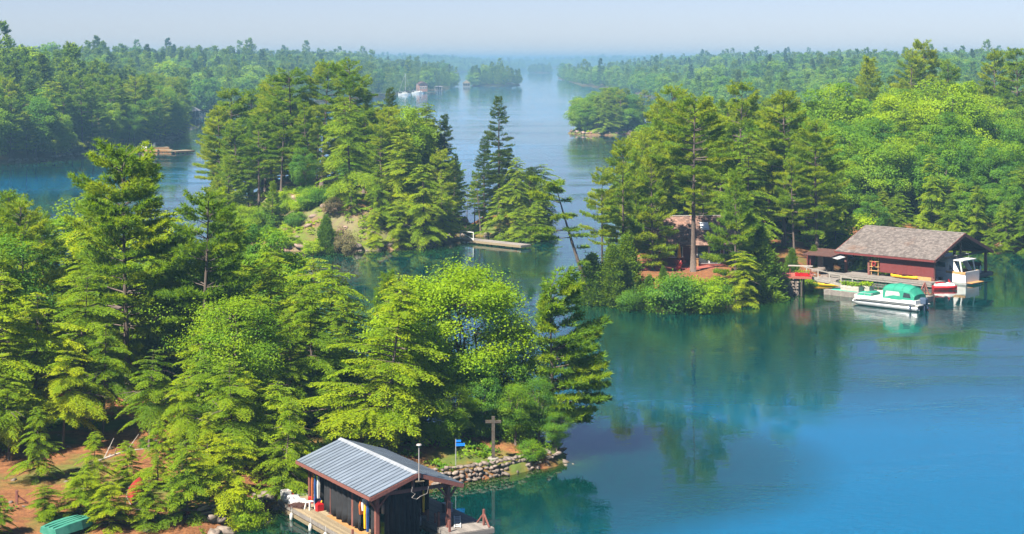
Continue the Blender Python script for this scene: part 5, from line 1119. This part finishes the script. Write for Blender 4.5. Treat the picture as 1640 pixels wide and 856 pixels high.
# pontoon boat
pa, pb = P(1373, 481, .3), P(1484, 494, .3); dv = pb - pa; PLn = math.hypot(dv.x, dv.y)
pt = empty('pontoon_boat', (pa + pb) / 2 * 1 - Vector((0, 0, .3)), math.atan2(dv.y, dv.x), 'white pontoon boat with a green canvas canopy and outboard motor', 'boat')
hl = PLn / 2
for y in (-.85, .85): MB().tube([(-hl, y, .36), (-hl + .25, y, .30), (-hl + .8, y, .25), (hl - .5, y, .25), (hl - .35, y, .28)], [.05, .18, .30, .30, .2], 12).build('pontoon', M['alu'], pt, smooth=True)
MB().box((0, 0, .58), (PLn - .5, 2.3, .1)).build('deck', M['offwhite'], pt)
hs_ = []
for t, w, zt in ((-hl, .55, .98), (-hl + .5, 1.0, 1.0), (-hl + 1.2, 1.18, 1.0), (hl - .8, 1.2, 1.08), (hl - .55, 1.18, 1.08)): hs_.append([(t + .25 * 0, -w * .93, .45), (t, -w, .75), (t, -w, zt), (t, w, zt), (t, w, .75), (t, w * .93, .45)])
MB().loft(hs_).build('hull_side', M['white'], pt)
MB().bar((-hl + .6, -1.2, .70), (hl - .6, -1.23, .72), .02, .05).build('stripe', M['grey'], pt); MB().bar((-hl + .6, -1.2, .56), (hl - .6, -1.22, .56), .03, .04).build('rub_rail', M['black'], pt)
bc = MB().loft([[(x, -.85, 1.0), (x, -.8, z1), (x, .8, z1), (x, .85, 1.0)] for x, z1 in ((-hl + .45, 1.05), (-hl + .9, 1.25), (-hl + 1.7, 1.38), (-hl + 2.2, 1.3))]).build('bow_cover', M['green'], pt)
cs = []
c0, c1 = hl - 4.35, hl - .75
for t, hgt, wv in ((0, 1.25, 1.08), (.06, 1.36, 1.1), (.35, 1.50, 1.12), (.62, 1.46, 1.12), (.86, 1.25, 1.1), (1.0, .62, 1.08)):
    x = c0 + (c1 - c0) * t; cs.append([(x, -wv - .08, 1.0)] + [(x, -wv * math.cos(a), 1.0 + hgt * (.62 + .38 * math.sin(a))) for a in [math.pi * k / 8 for k in range(9)]] + [(x, wv + .08, 1.0)])
cn = MB().loft(cs).build('canopy', M['green'], pt, smooth=False)
for q_ in (0, 2, 3, 4): MB().tube([(p[0], p[1] * 1.008, p[2] + .012) for p in cs[q_][1:10]], .022, 5).build('canopy_bow', M['green'], cn)
for s in (-1, 1):
    MB().add([(c0 + .25, s * 1.165, 1.18), (c0 + 2.0, s * 1.175, 1.12), (c0 + 2.0, s * 1.165, 1.62), (c0 + 1.85, s * 1.15, 1.80), (c0 + .4, s * 1.15, 1.80)], [(0, 1, 2, 3, 4) if s < 0 else (4, 3, 2, 1, 0)]).build('side_window', M['clear'], cn)
    MB().add([(c0 + 2.35, s * 1.175, 1.3), (c1 - .35, s * 1.165, 1.3), (c1 - .5, s * 1.15, 1.72), (c0 + 2.45, s * 1.15, 1.78)], [(0, 1, 2, 3) if s < 0 else (3, 2, 1, 0)]).build('side_window', M['glass'], cn)
MB().add([(c1 + .02, -.8, 1.15), (c1 + .02, .8, 1.15), (c1 - .40, .75, 1.98), (c1 - .40, -.75, 1.98)], [(0, 1, 2, 3)]).build('rear_window', M['glass'], cn)
for x in (-hl + .8, -hl + 1.6, -hl + 2.4): MB().tube([(x, -1.16, 1.0), (x, -1.16, 1.3)], .025, 6).build('stanchion', M['alu'], pt)
MB().tube([(-hl + .7, -1.16, 1.3), (-hl + 2.6, -1.16, 1.3)], .025, 6).build('rail', M['alu'], pt)
ob = MB().loft([[(hl - .35 + dx_, y * .8, z) for dx_, y in ((-.25, -.2), (.3, -.2), (.3, .2), (-.25, .2))] if i in (0, 3) else [(hl - .35 + dx_, y, z) for dx_, y in ((-.3, -.24), (.38, -.24), (.38, .24), (-.3, .24))] for i, z in enumerate((.62, .75, 1.18, 1.32))]).build('outboard_motor', M['motor'], pt)
MB().box((hl - .3, 0, .3), (.2, .14, .8)).build('motor_leg', M['motor'], ob)
MB().tube([(hl - 1.1, -1.28, .62), (hl - 1.1, -1.28, .2)], [.06, .11], 8).build('fender', M['motor'], pt)
# cabin cruiser in the slip
cz_ = RWd(5.4, -1.6, 0); cc = empty('cabin_cruiser', cz_, RT + math.pi / 2, 'white cabin cruiser berthed stern-out under the shingled roof', 'boat')
hsx = []
for t, w, zk, zs in ((0, 1.5, -.35, 1.15), (2.5, 1.65, -.45, 1.2), (5.5, 1.6, -.4, 1.35), (7.6, 1.05, -.2, 1.55), (9.0, .12, .3, 1.75)): hsx.append([(t, -w * .8, zk), (t, -w, .25), (t, -w * 1.02, zs), (t, w * 1.02, zs), (t, w, .25), (t, w * .8, zk)])
MB().loft(hsx).build('hull', M['white'], cc); MB().box((-.35, 0, .22), (.75, 2.6, .07)).build('swim_platform', M['orangewood'], cc)
MB().box((1.15, 0, 1.17), (2.0, 2.5, .03)).build('cockpit_floor', M['brown'], cc); MB().box((.06, 0, 1.3), (.12, 3.0, .28)).build('transom_rail', M['white'], cc)
for y in (-1.55, 1.55): MB().box((1.2, y, 1.3), (2.4, .12, .26)).build('coaming', M['plywood'], cc)
MB().loft([[(2.4, -1.35, 1.2), (2.4, -1.2, 2.55), (2.4, 1.2, 2.55), (2.4, 1.35, 1.2)], [(5.6, -1.35, 1.3), (4.9, -1.15, 2.55), (4.9, 1.15, 2.55), (5.6, 1.35, 1.3)]]).build('cabin', M['white'], cc)
MB().box((2.37, 0, 1.95), (.05, 1.7, 1.0)).build('cabin_window', M['glass'], cc)
for s in (-1, 1): MB().box((3.7, s * 1.29, 2.05), (2.0, .04, .55), rx=s * .11).build('cabin_window', M['glass'], cc)
MB().box((2.5, 0, 2.66), (4.3, 3.0, .1)).build('hardtop', M['white'], cc)
for s in (-1, 1):
    MB().add([(1.3, s * 1.45, 1.3), (.8, s * 1.45, 1.3), (1.6, s * 1.42, 2.62), (2.5, s * 1.42, 2.62), (1.3, s * 1.38, 1.3), (.8, s * 1.38, 1.3), (1.6, s * 1.35, 2.62), (2.5, s * 1.35, 2.62)], [(0, 1, 2, 3), (7, 6, 5, 4), (0, 4, 5, 1), (1, 5, 6, 2), (2, 6, 7, 3), (3, 7, 4, 0)]).build('wing', M['white'], cc)
    MB().bar((.5, s * 1.42, 1.3), (.75, s * 1.42, 2.62), .12).build('pillar', M['white'], cc)
MB().tube([(4.4, 0, 2.7), (4.4, 0, 3.25)], [.2, .05], 8).build('radar', M['offwhite'], cc); MB().box((3.6, 0, 2.95), (1.2, 1.6, .5)).build('flybridge_seat', M['white'], cc)
for s in (-1, 1): MB().tube([(1.2, s * 1.3, 2.7), (1.2, s * 1.3, 3.2), (3.2, s * 1.3, 3.2), (3.2, s * 1.3, 2.7)], .022, 6).build('rail', M['alu'], cc)
# second, smaller runabout with a blue cover
ra = empty('covered_runabout', RWd(3.0, 1.2, 0), RT + math.pi / 2, 'small boat under a pale blue cover beside the cabin cruiser', 'boat')
MB().loft([[(t, -w, -.1), (t, -w * 1.1, .55), (t, w * 1.1, .55), (t, w, -.1)] for t, w in ((0, .6), (2, .65), (3.4, .5), (4.4, .05))]).build('hull', M['white'], ra); MB().loft([[(t, -w * 1.14, .56), (t, 0, z), (t, w * 1.14, .56)] for t, w, z in ((0, .6, .9), (1.4, .66, 1.45), (3.2, .5, 1.1), (4.3, .06, .7))]).build('cover', M['tarp'], ra); MB().box((-.2, 0, .5), (.35, .35, .6)).build('motor', M['black'], ra)
# red and white watercraft
js = empty('jet_ski', RWd(-.9, -1.7, 0), RT - .75, 'red and white personal watercraft moored by the shingled boathouse', 'watercraft')
MB().loft([[(t, -w * .7, -.05), (t, -w, .3), (t, -w * .8, .5), (t, w * .8, .5), (t, w, .3), (t, w * .7, -.05)] for t, w in ((-1.5, .5), (-.5, .58), (.5, .55), (1.2, .36), (1.65, .05))]).build('hull', M['red'], js)
MB().loft([[(t, -w, .5), (t, -w * .6, z), (t, w * .6, z), (t, w, .5)] for t, w, z in ((-1.3, .3, .72), (-.2, .28, .85), (.2, .36, .8), (.7, .36, 1.0), (1.3, .2, .7))]).build('body', M['white'], js); MB().box((-.6, 0, .88), (1.1, .32, .14)).build('seat', M['red'], js)
js.scale = (.85, .85, .85)
hb = MB().bar((.35, -.38, 1.12), (.35, .38, 1.12), .06).build('handlebar', M['black'], js); MB().loft([[(.55, -.3, .95), (.8, -.25, .95), (.55, -.2, 1.35)], [(.55, .3, .95), (.8, .25, .95), (.55, .2, 1.35)]]).build('windshield', M['red'], js)
canoe('kayak', 3.4, .62, .24, 'yellow', 'yellow kayak stored under the red side wall of the boathouse', 'kayak', RWd(.25, 4.0, QD + .04), RT + math.pi / 2)
kq = P(1325, 457, .1); canoe('kayak', 3.2, .62, .24, 'yellow', 'yellow kayak floating beneath the gangway', 'kayak', (kq.x, kq.y, -.05), rad(-28))
lg_ = empty('low_landing', P(1312, 453, 0), rad(-30), 'low grey timber landing behind the gangway', 'landing'); lg_.location.y += 2.2
for k in range(5): MB().box((.5, -1.0 + k * .42, .26), (4.6, .39, .08)).build('plank', M['greywood'], lg_)
MB().box((.5, -1.2, .05), (4.6, .08, .4)).build('side_timber', M['greywood'], lg_)
bn = empty('dock_bench', RWd(12.4, 2.2, QD), RT, 'dark red bench on the outer dock beyond the cabin cruiser', 'bench'); MB().box((0, 0, .42), (.45, 1.8, .06)).build('seat', M['redwall'], bn); MB().box((.22, 0, .75), (.05, 1.8, .5)).build('backrest', M['redwall'], bn)
for a in (-.18, .18):
    for b in (-.8, .8): MB().box((a, b, .2), (.07, .07, .4)).build('leg', M['redwall'], bn)
wp_ = empty('dock_marker', RWd(11.0, .5, QD), RT, 'short white post on the outer dock', 'post'); MB().tube([(0, 0, 0), (0, 0, .75), (0, 0, .85)], [.09, .09, .03], 8).build('post', M['white'], wp_)
# gear on the floating dock
for x, y, s, mt, lb in ((-10.4, -2.4, .5, 'offwhite', 'pile of pale gear on the floating dock behind the pontoon boat'), (-11.6, -.6, .55, 'palewood', 'brown sack on the floating dock behind the green canopy'), (-10.2, -3.6, .35, 'grey', 'grey coiled hose on the floating dock')): heap('gear_heap', RWd(x, y, QD + .02), s, s * 1.2, .5, int(s * 100), mt, lb, 'gear', RT)
# stone pier and red landing
la = P(1262, 441, 2.05)
sp = empty('stone_pier', (la.x - .9, la.y - 1.0, 0), rad(-12), 'grey stone pier under the red landing', 'pier'); MB().box((.3, 1.6, .5), (3.1, 3.0, 2.5)).build('core', M['rock'], sp)
for i in range(8):
    for j in range(6): s = R_.uniform(.4, .58); o = put_rock(sp, ROCKS, (-1.2 + i * .42 + R_.uniform(-.08, .08), .12 + R_.uniform(-.05, .05), .1 + j * .34), s, 'stone'); o.scale = (s * 1.05, s * .7, s * .8)
la = P(1262, 441, 2.05); ld_ = empty('red_landing', (la.x, la.y, 0), rad(-14), 'red painted timber landing on the stone pier', 'landing')
boards(ld_, 'plank', 'reddeck', -2.6, 2.6, -1.2, 2.6, 2.08, .26, 2.6, 'x'); MB().box((0, -1.22, 1.95), (5.2, .06, .2)).build('rim_joist', M['reddeck'], ld_)
for x in (-2.4, -.9): MB().box((x, 2.2, 2.45), (.1, .1, .8)).build('rail_post', M['redwall'], ld_)
MB().box((1.2, 1.5, 2.9), (2.6, .5, .08)).build('bench_rail', M['palewood'], ld_)
for x in (.1, 2.3): MB().box((x, 1.5, 2.5), (.1, .1, .8)).build('rail_post', M['redwall'], ld_)
for x in (-1.5, 1.5):
    for y in (-1, 2.2): MB().box((x, y, .9), (.18, .18, 2.0)).build('support', M['darkwood'], ld_)
def flowerbox(dx, dy, L, lb):
    p = empty('flower_box', Vector((la.x, la.y, 2.1)) + Vector((dx, dy, 0)), rad(-14), lb, 'planter'); MB().loft([[(-L / 2, -.16, 0), (L / 2, -.16, 0), (L / 2, .16, 0), (-L / 2, .16, 0)], [(-L / 2 - .04, -.2, .36), (L / 2 + .04, -.2, .36), (L / 2 + .04, .2, .36), (-L / 2 - .04, .2, .36)]]).build('trough', M['red'], p)
    g = np.random.default_rng(int(L * 10)); n = 90; pos = np.column_stack([g.uniform(-L / 2, L / 2, n), g.uniform(-.18, .18, n), .36 + .25 * g.random(n)]); nn = np.array([0, 0, 1]) + g.normal(size=(n, 3)) * .6; V, Fc, t = quads(pos, np.cross(nn, g.normal(size=(n, 3))), nn, .18, .13, g, g.random(n)); link('leaves', np_mesh('leaves', V, Fc, [M['lime']], t), p)
flowerbox(1.35, -1.2, 1.5, 'long red flower trough at the edge of the red landing'); flowerbox(-1.2, -.2, .7, 'short red flower pot on the red landing')
def closed_umbrella(loc, lb):
    u = empty('patio_umbrella', loc, 0, lb, 'umbrella'); MB().tube([(0, 0, 0), (0, 0, 2.6)], .03, 8).build('pole', M['palewood'], u); MB().tube([(0, 0, .95), (0, 0, 1.0), (0, 0, 1.4), (0, 0, 2.2), (0, 0, 2.55)], [.12, .26, .2, .13, .03], 9).build('canopy', M['umbrella'], u, smooth=True); MB().tube([(0, 0, 0), (0, 0, .08)], .28, 12).build('base', M['concrete'], u)
closed_umbrella((la.x - 1.6, la.y + 1.6, 2.1), 'folded yellow umbrella behind the red landing')
# cottage
co = PD(1118, 189, 0); ct = empty('cottage', (co.x, co.y, 0), rad(4), 'dark red cottage with a brown shingle roof hidden behind the pines', 'cottage')
CWd, CD_, f0, ev, rg_ = 9.0, 7.5, 2.2, 4.55, 7.2
for a, b, c, d in ((0, 0, CWd, .14), (0, CD_, CWd, .14)): MB().box((a, b, (f0 + ev) / 2 - .3), (c, d, ev - f0 + .6)).build('wall', M['redwall'], ct)
for x in (-CWd / 2 + .07, CWd / 2 - .07): MB().add([(x + e, y, z) for e in (-.06, .06) for y, z in ((.1, f0 - .6), (CD_ - .1, f0 - .6), (CD_ - .1, ev), (CD_ / 2, rg_ - .25), (.1, ev))], [(4, 3, 2, 1, 0), (5, 6, 7, 8, 9)] + [(i, (i + 1) % 5, (i + 1) % 5 + 5, i + 5) for i in range(5)]).build('gable_wall', M['redwall'], ct)
for s in (0, 1):
    ye = -.7 if s == 0 else CD_ + .7; rf = slab(ct, 'roof', [(-CWd / 2 - .5, ye, ev - .25), (CWd / 2 + .5, ye, ev - .25), (CWd / 2 + .5, CD_ / 2, rg_), (-CWd / 2 - .5, CD_ / 2, rg_)], .14, 'darkwood'); shingles(rf, (-CWd / 2 - .5, ye, ev - .23), (CWd / 2 + .5, ye, ev - .23), (CWd / 2 + .5, CD_ / 2, rg_ + .02), (-CWd / 2 - .5, CD_ / 2, rg_ + .02), .28, .32, M['shingle2'])
    if s == 0:
        sky_ = MB().box((1.1, 2.1, 6.19), (.95, 1.3, .12), rx=math.atan2(rg_ - ev + .25, CD_ / 2 + .7)).build('skylight', M['white'], rf)
MB().box((0, CD_ / 2, rg_ + .05), (CWd + 1, .3, .06)).build('ridge_cap', M['palewood'], ct)
for x, w, z0, z1 in ((-2.6, 1.6, 3.0, 4.1), (.5, 1.2, 2.3, 4.2), (1.9, 1.2, 2.3, 4.2), (3.5, 1.1, 3.0, 4.1)):
    f = MB().box((x, -.09, (z0 + z1) / 2), (w + .14, .06, z1 - z0 + .14)).build('window', M['white'], ct); MB().box((x, -.13, (z0 + z1) / 2), (w, .03, z1 - z0)).build('pane', M['glass'], f)
dkc = empty('cottage_deck', (co.x, co.y, 0), rad(4), 'red timber deck in front of the cottage', 'deck'); boards(dkc, 'plank', 'reddeck', -8.2, 5.2, -3.4, -.1, 2.1, .3, 4.4, 'x'); MB().box((-1.5, -3.42, 1.95), (13.4, .06, .26)).build('rim_joist', M['reddeck'], dkc)
for x in (-7.5, -4.5, -1.5, 1.5, 4.5): MB().box((x, -3.0, 1.5), (.16, .16, 1.1)).build('support', M['greywood'], dkc)
for x in (-8.1, -6.4, -4.7): MB().box((x, -3.35, 2.5), (.09, .09, .8)).build('rail_post', M['redwall'], dkc)
MB().box((-6.4, -3.35, 2.9), (3.5, .12, .07)).build('handrail', M['reddeck'], dkc)
sk_ = MB().box((2.2, -3.6, 1.4), (5.0, .06, 1.0)).build('skirt_panel', M['greywood'], dkc)
closed_umbrella((co.x - 2.3, co.y - 1.8, 2.1), 'folded yellow umbrella on the cottage deck'); bq = empty('deck_crate', (co.x - .55, co.y - 1.3, 2.1), .1, 'small wooden box on the cottage deck', 'box'); MB().box((0, 0, .4), (.8, .5, .8)).build('body', M['plywood'], bq); MB().box((0, 0, .82), (.86, .56, .05)).build('lid', M['plywood'], bq)
fp = empty('flower_pot', (co.x - 2.6, co.y - 4.0, gz(co.x - 2.6, co.y - 4.0)), 0, 'red flower pot below the cottage deck', 'flower pot'); MB().tube([(0, 0, 0), (0, 0, .45)], [.2, .3], 10).build('pot', M['red'], fp); g_ = np.random.default_rng(4); n_ = 80; V, Fc, t_ = quads(g_.normal(size=(n_, 3)) * .18 + np.array([0, 0, .65]), g_.normal(size=(n_, 3)), g_.normal(size=(n_, 3)), .2, .15, g_, g_.random(n_)); link('leaves', np_mesh('leaves', V, Fc, [M['canoe']], t_), fp)

# ------------------------------------------------------------------ long dock of the islet
da, db_ = P(729, 381, .45), P(842, 393, .45); dv = db_ - da; DL = math.hypot(dv.x, dv.y); id_ = empty('islet_dock', (da.x, da.y, 0), math.atan2(dv.y, dv.x), 'long pale dock with a white railed section on the islet', 'dock')
boards(id_, 'plank', 'greywood', 0, DL, -1.0, 1.0, .5, .95, 2.0, 'y'); MB().box((DL / 2, -1.02, .33), (DL, .08, .3)).build('side_timber', M['deckwood'], id_); MB().box((DL / 2, 1.02, .33), (DL, .08, .3)).build('side_timber', M['deckwood'], id_); MB().box((DL + .02, 0, .33), (.08, 2.0, .3)).build('end_timber', M['palewood'], id_)
for k in range(6):
    for y in (-.8, .8): MB().tube([(.6 + k * DL / 5.6, y, -2), (.6 + k * DL / 5.6, y, .4)], .12, 7).build('pile', M['darkwood'], id_)
for x in (2.0, 4.6): MB().box((x, -.95, 1.05), (.1, .1, 1.1)).build('rail_post', M['white'], id_)
MB().box((3.3, -.95, 1.58), (2.7, .1, .08)).build('handrail', M['white'], id_); MB().bar((2.0, -.95, 1.5), (4.6, -.95, .6), .08).build('brace', M['white'], id_); MB().bar((2.0, -.95, .6), (3.3, -.95, 1.1), .07).build('brace', M['white'], id_)

# ------------------------------------------------------------------ far shore: docks, boats, houses
def simple_dock(px0, py0, px1, py1, wdt, lb):
    a, b = P(px0, py0, .6), P(px1, py1, .6); d = b - a; L = math.hypot(d.x, d.y); o = empty('shore_dock', (a.x, a.y, 0), math.atan2(d.y, d.x), lb, 'dock')
    n = max(2, int(L / 2.2)); pm = MB().box((0, 0, 0), (L / n - .05, wdt, .1)).mesh('deck_section', M['deckwood'])
    for k in range(n): link('deck_section', pm, o, ((k + .5) * L / n, 0, .62))
    MB().box((L / 2, -wdt / 2, .38), (L, .12, .45)).build('side_timber', M['orangewood'], o); MB().box((L, 0, .38), (.12, wdt, .45)).build('end_timber', M['orangewood'], o)
    for k in range(4): MB().tube([(1 + k * (L - 2) / 3, 0, -2), (1 + k * (L - 2) / 3, 0, .55)], .2, 6).build('pile', M['darkwood'], o)
    return o
simple_dock(222, 240.5, 254, 240.5, 3.2, 'brown dock nearest the left bank, with white chairs'); simple_dock(254, 240, 276, 240, 2.4, 'middle dock joining the left bank docks'); simple_dock(274, 242.5, 305, 241, 3.6, 'sunlit dock reaching out from the left bank'); simple_dock(240, 236.5, 270, 236, 3.0, 'dock behind the white chairs on the left bank')
def chair(px, py, lb, rz):
    q = P(px, py, .7); o = empty('lawn_chair', q, rz, lb, 'chair'); MB().box((0, 0, .4), (.6, .6, .06), rx=.12).build('seat', M['white'], o); MB().box((0, .35, .8), (.6, .06, .9), rx=-.3).build('backrest', M['white'], o)
    for x in (-.33, .33): MB().box((x, 0, .62), (.12, .75, .04)).build('armrest', M['white'], o); MB().box((x, -.3, .3), (.07, .07, .62)).build('leg', M['white'], o); MB().box((x, .3, .25), (.07, .07, .5)).build('leg', M['white'], o)
chair(229, 239.3, 'white slatted chair at the left end of the left bank docks', .5); chair(233, 239.3, 'second white slatted chair on the left bank docks', .2); chair(246, 236, 'white slatted chair alone on the rear dock of the left bank', -.3)
def motorboat(px, py, L, rz, lb, matl='white'):
    q = P(px, py, 0); o = empty('motorboat', q, rz, lb, 'boat'); MB().loft([[(t * L, -w * L, -.2), (t * L, -w * 1.25 * L, .9 + .25 * t), (t * L, w * 1.25 * L, .9 + .25 * t), (t * L, w * L, -.2)] for t, w in ((-.5, .13), (0, .14), (.3, .1), (.5, .01))]).build('hull', M[matl], o)
    MB().loft([[(t * L, -w * L, .95), (t * L, -w * .8 * L, .95 + z), (t * L, w * .8 * L, .95 + z), (t * L, w * L, .95)] for t, w, z in ((-.15, .11, .9), (.1, .11, .9), (.28, .07, .15))]).build('cabin', M[matl], o); MB().box((.0, 0, 1.5), (L * .16, L * .235, .35)).build('window', M['glass'], o); return o
motorboat(301, 189.5, 7.5, rad(-70), 'white motorboat beside the far grey-roofed boathouse'); motorboat(320, 187.8, 6.0, rad(10), 'low white boat right of the far grey-roofed boathouse'); motorboat(330, 187.2, 5.0, rad(0), 'small white boat at the far left shore, rightmost of three')
def far_house(px, py, Wd_, Dp, hw, hr, wallm, roofm, lb, rz=0., open_=False, z=0., dy=0.):
    q = P(px, py, z); o = empty('boathouse' if open_ else 'cottage', (q.x, q.y + dy, z), rz, lb, 'boathouse' if open_ else 'cottage')
    if open_:
        for x in (-Wd_ / 2 + .3, -Wd_ / 6, Wd_ / 6, Wd_ / 2 - .3):
            for y in (.3, Dp - .3): MB().box((x, y, hw / 2), (.35, .35, hw)).build('post', M[wallm], o)
        MB().box((0, Dp - .5, hw / 2 + .3), (Wd_ - .8, .2, hw - .6)).build('back_wall', M['darkwood'], o); MB().box((0, Dp / 2, .4), (Wd_, Dp, .5)).build('deck', M['greywood'], o)
    else:
        MB().box((0, Dp / 2, hw / 2), (Wd_, Dp, hw)).build('wall', M[wallm], o)
        for k in range(3): f = MB().box((-Wd_ * .3 + k * Wd_ * .3, -.05, hw * .55), (Wd_ * .18, .08, hw * .35)).build('window', M['white'], o); MB().box((-Wd_ * .3 + k * Wd_ * .3, -.11, hw * .55), (Wd_ * .14, .05, hw * .27)).build('pane', M['glass'], f)
    e = .5; MB().add([(-Wd_ / 2 - e, -e, hw), (Wd_ / 2 + e, -e, hw), (Wd_ / 2 + e, Dp + e, hw), (-Wd_ / 2 - e, Dp + e, hw), (0, -e, hw + hr), (0, Dp + e, hw + hr)] if not open_ or rz != 0 else [(-Wd_ / 2 - e, -e, hw), (Wd_ / 2 + e, -e, hw), (Wd_ / 2 + e, Dp + e, hw), (-Wd_ / 2 - e, Dp + e, hw), (-Wd_ / 5, Dp / 2, hw + hr), (Wd_ / 5, Dp / 2, hw + hr)],
             [(0, 4, 5, 3), (1, 2, 5, 4), (0, 1, 4), (2, 3, 5), (0, 3, 2, 1)] if not open_ or rz != 0 else [(0, 1, 5, 4), (1, 2, 5), (2, 3, 4, 5), (3, 0, 4), (0, 3, 2, 1)]).build('roof', M[roofm], o); return o
far_house(298, 190.2, 8.5, 9, 3.2, 2.2, 'palewood', 'greyroof', 'grey-roofed open boathouse on the far left shore', 0.0, True)
far_house(330, 186.5, 7, 5, 2.4, .5, 'darkwood', 'darkwood', 'low dark dock shelter right of the far grey-roofed boathouse', 0.0, True)
far_house(747, 139.3, 7, 9, 3.2, 3.2, 'palewood', 'deckwood', 'pale gabled boathouse at the left end of the far islet', .02, True)
far_house(677, 147.5, 6.5, 9, 5.5, 2.4, 'farwall', 'brown', 'tall brown cottage on the far left shore', .3, False, 1.0, 8)
far_house(702, 145.4, 6, 5, 3.2, .7, 'palewood', 'greyroof', 'small pale dock shelter right of the tall brown cottage', 0.0, True)
simple_dock(684, 149, 694, 148.8, 4, 'far floating dock below the tall brown cottage')
def sailboat(px, py, L, mh, lb):
    q = P(px, py, 0); o = empty('sailboat', q, rad(15), lb, 'sailboat'); MB().loft([[(t * L, -w * L, -.2), (t * L, -w * 1.2 * L, 1.2), (t * L, w * 1.2 * L, 1.2), (t * L, w * L, -.2)] for t, w in ((-.5, .09), (0, .13), (.3, .09), (.5, .01))]).build('hull', M['white'], o)
    MB().box((0, 0, 1.5), (L * .4, L * .16, .6)).build('cabin', M['white'], o); MB().tube([(.5, 0, 1), (.5, 0, mh)], .09, 6).build('mast', M['white'], o); MB().tube([(.5, 0, 2.4), (-L * .4, 0, 2.3)], .12, 6).build('boom', M['alu'], o); MB().tube([(.5, 0, mh), (-L * .5, 0, 1.2)], .05, 4).build('stay', M['alu'], o); MB().tube([(.5, 0, mh), (L * .5, 0, 1.2)], .05, 4).build('stay', M['alu'], o)
sailboat(648, 152.6, 9, 15.5, 'white sailboat with a tall bare mast moored at the far left shore'); sailboat(667, 150.3, 7, 7.5, 'small sailboat with a short mast below the brown cottage')
motorboat(673, 149.6, 7, rad(20), 'white boat moored next to the small sailboat')
# ------------------------------------------------------------------ haze: humid summer air over the whole river
def haze():
    mb = MB().box((0, 5500, 19.0), (19000, 16000, 48.0)); m = bpy.data.materials.new('haze_air'); m.use_nodes = True; nt = m.node_tree; nt.nodes.clear()
    out = nt.nodes.new('ShaderNodeOutputMaterial'); pv = nt.nodes.new('ShaderNodeVolumePrincipled')
    pv.inputs['Color'].default_value = (0.20, 0.385, 0.58, 1); pv.inputs['Density'].default_value = 0.00036; pv.inputs['Anisotropy'].default_value = 0.0
    nt.links.new(pv.outputs[0], out.inputs['Volume'])
    tag(mb.build('haze', m), kind='stuff')
haze()
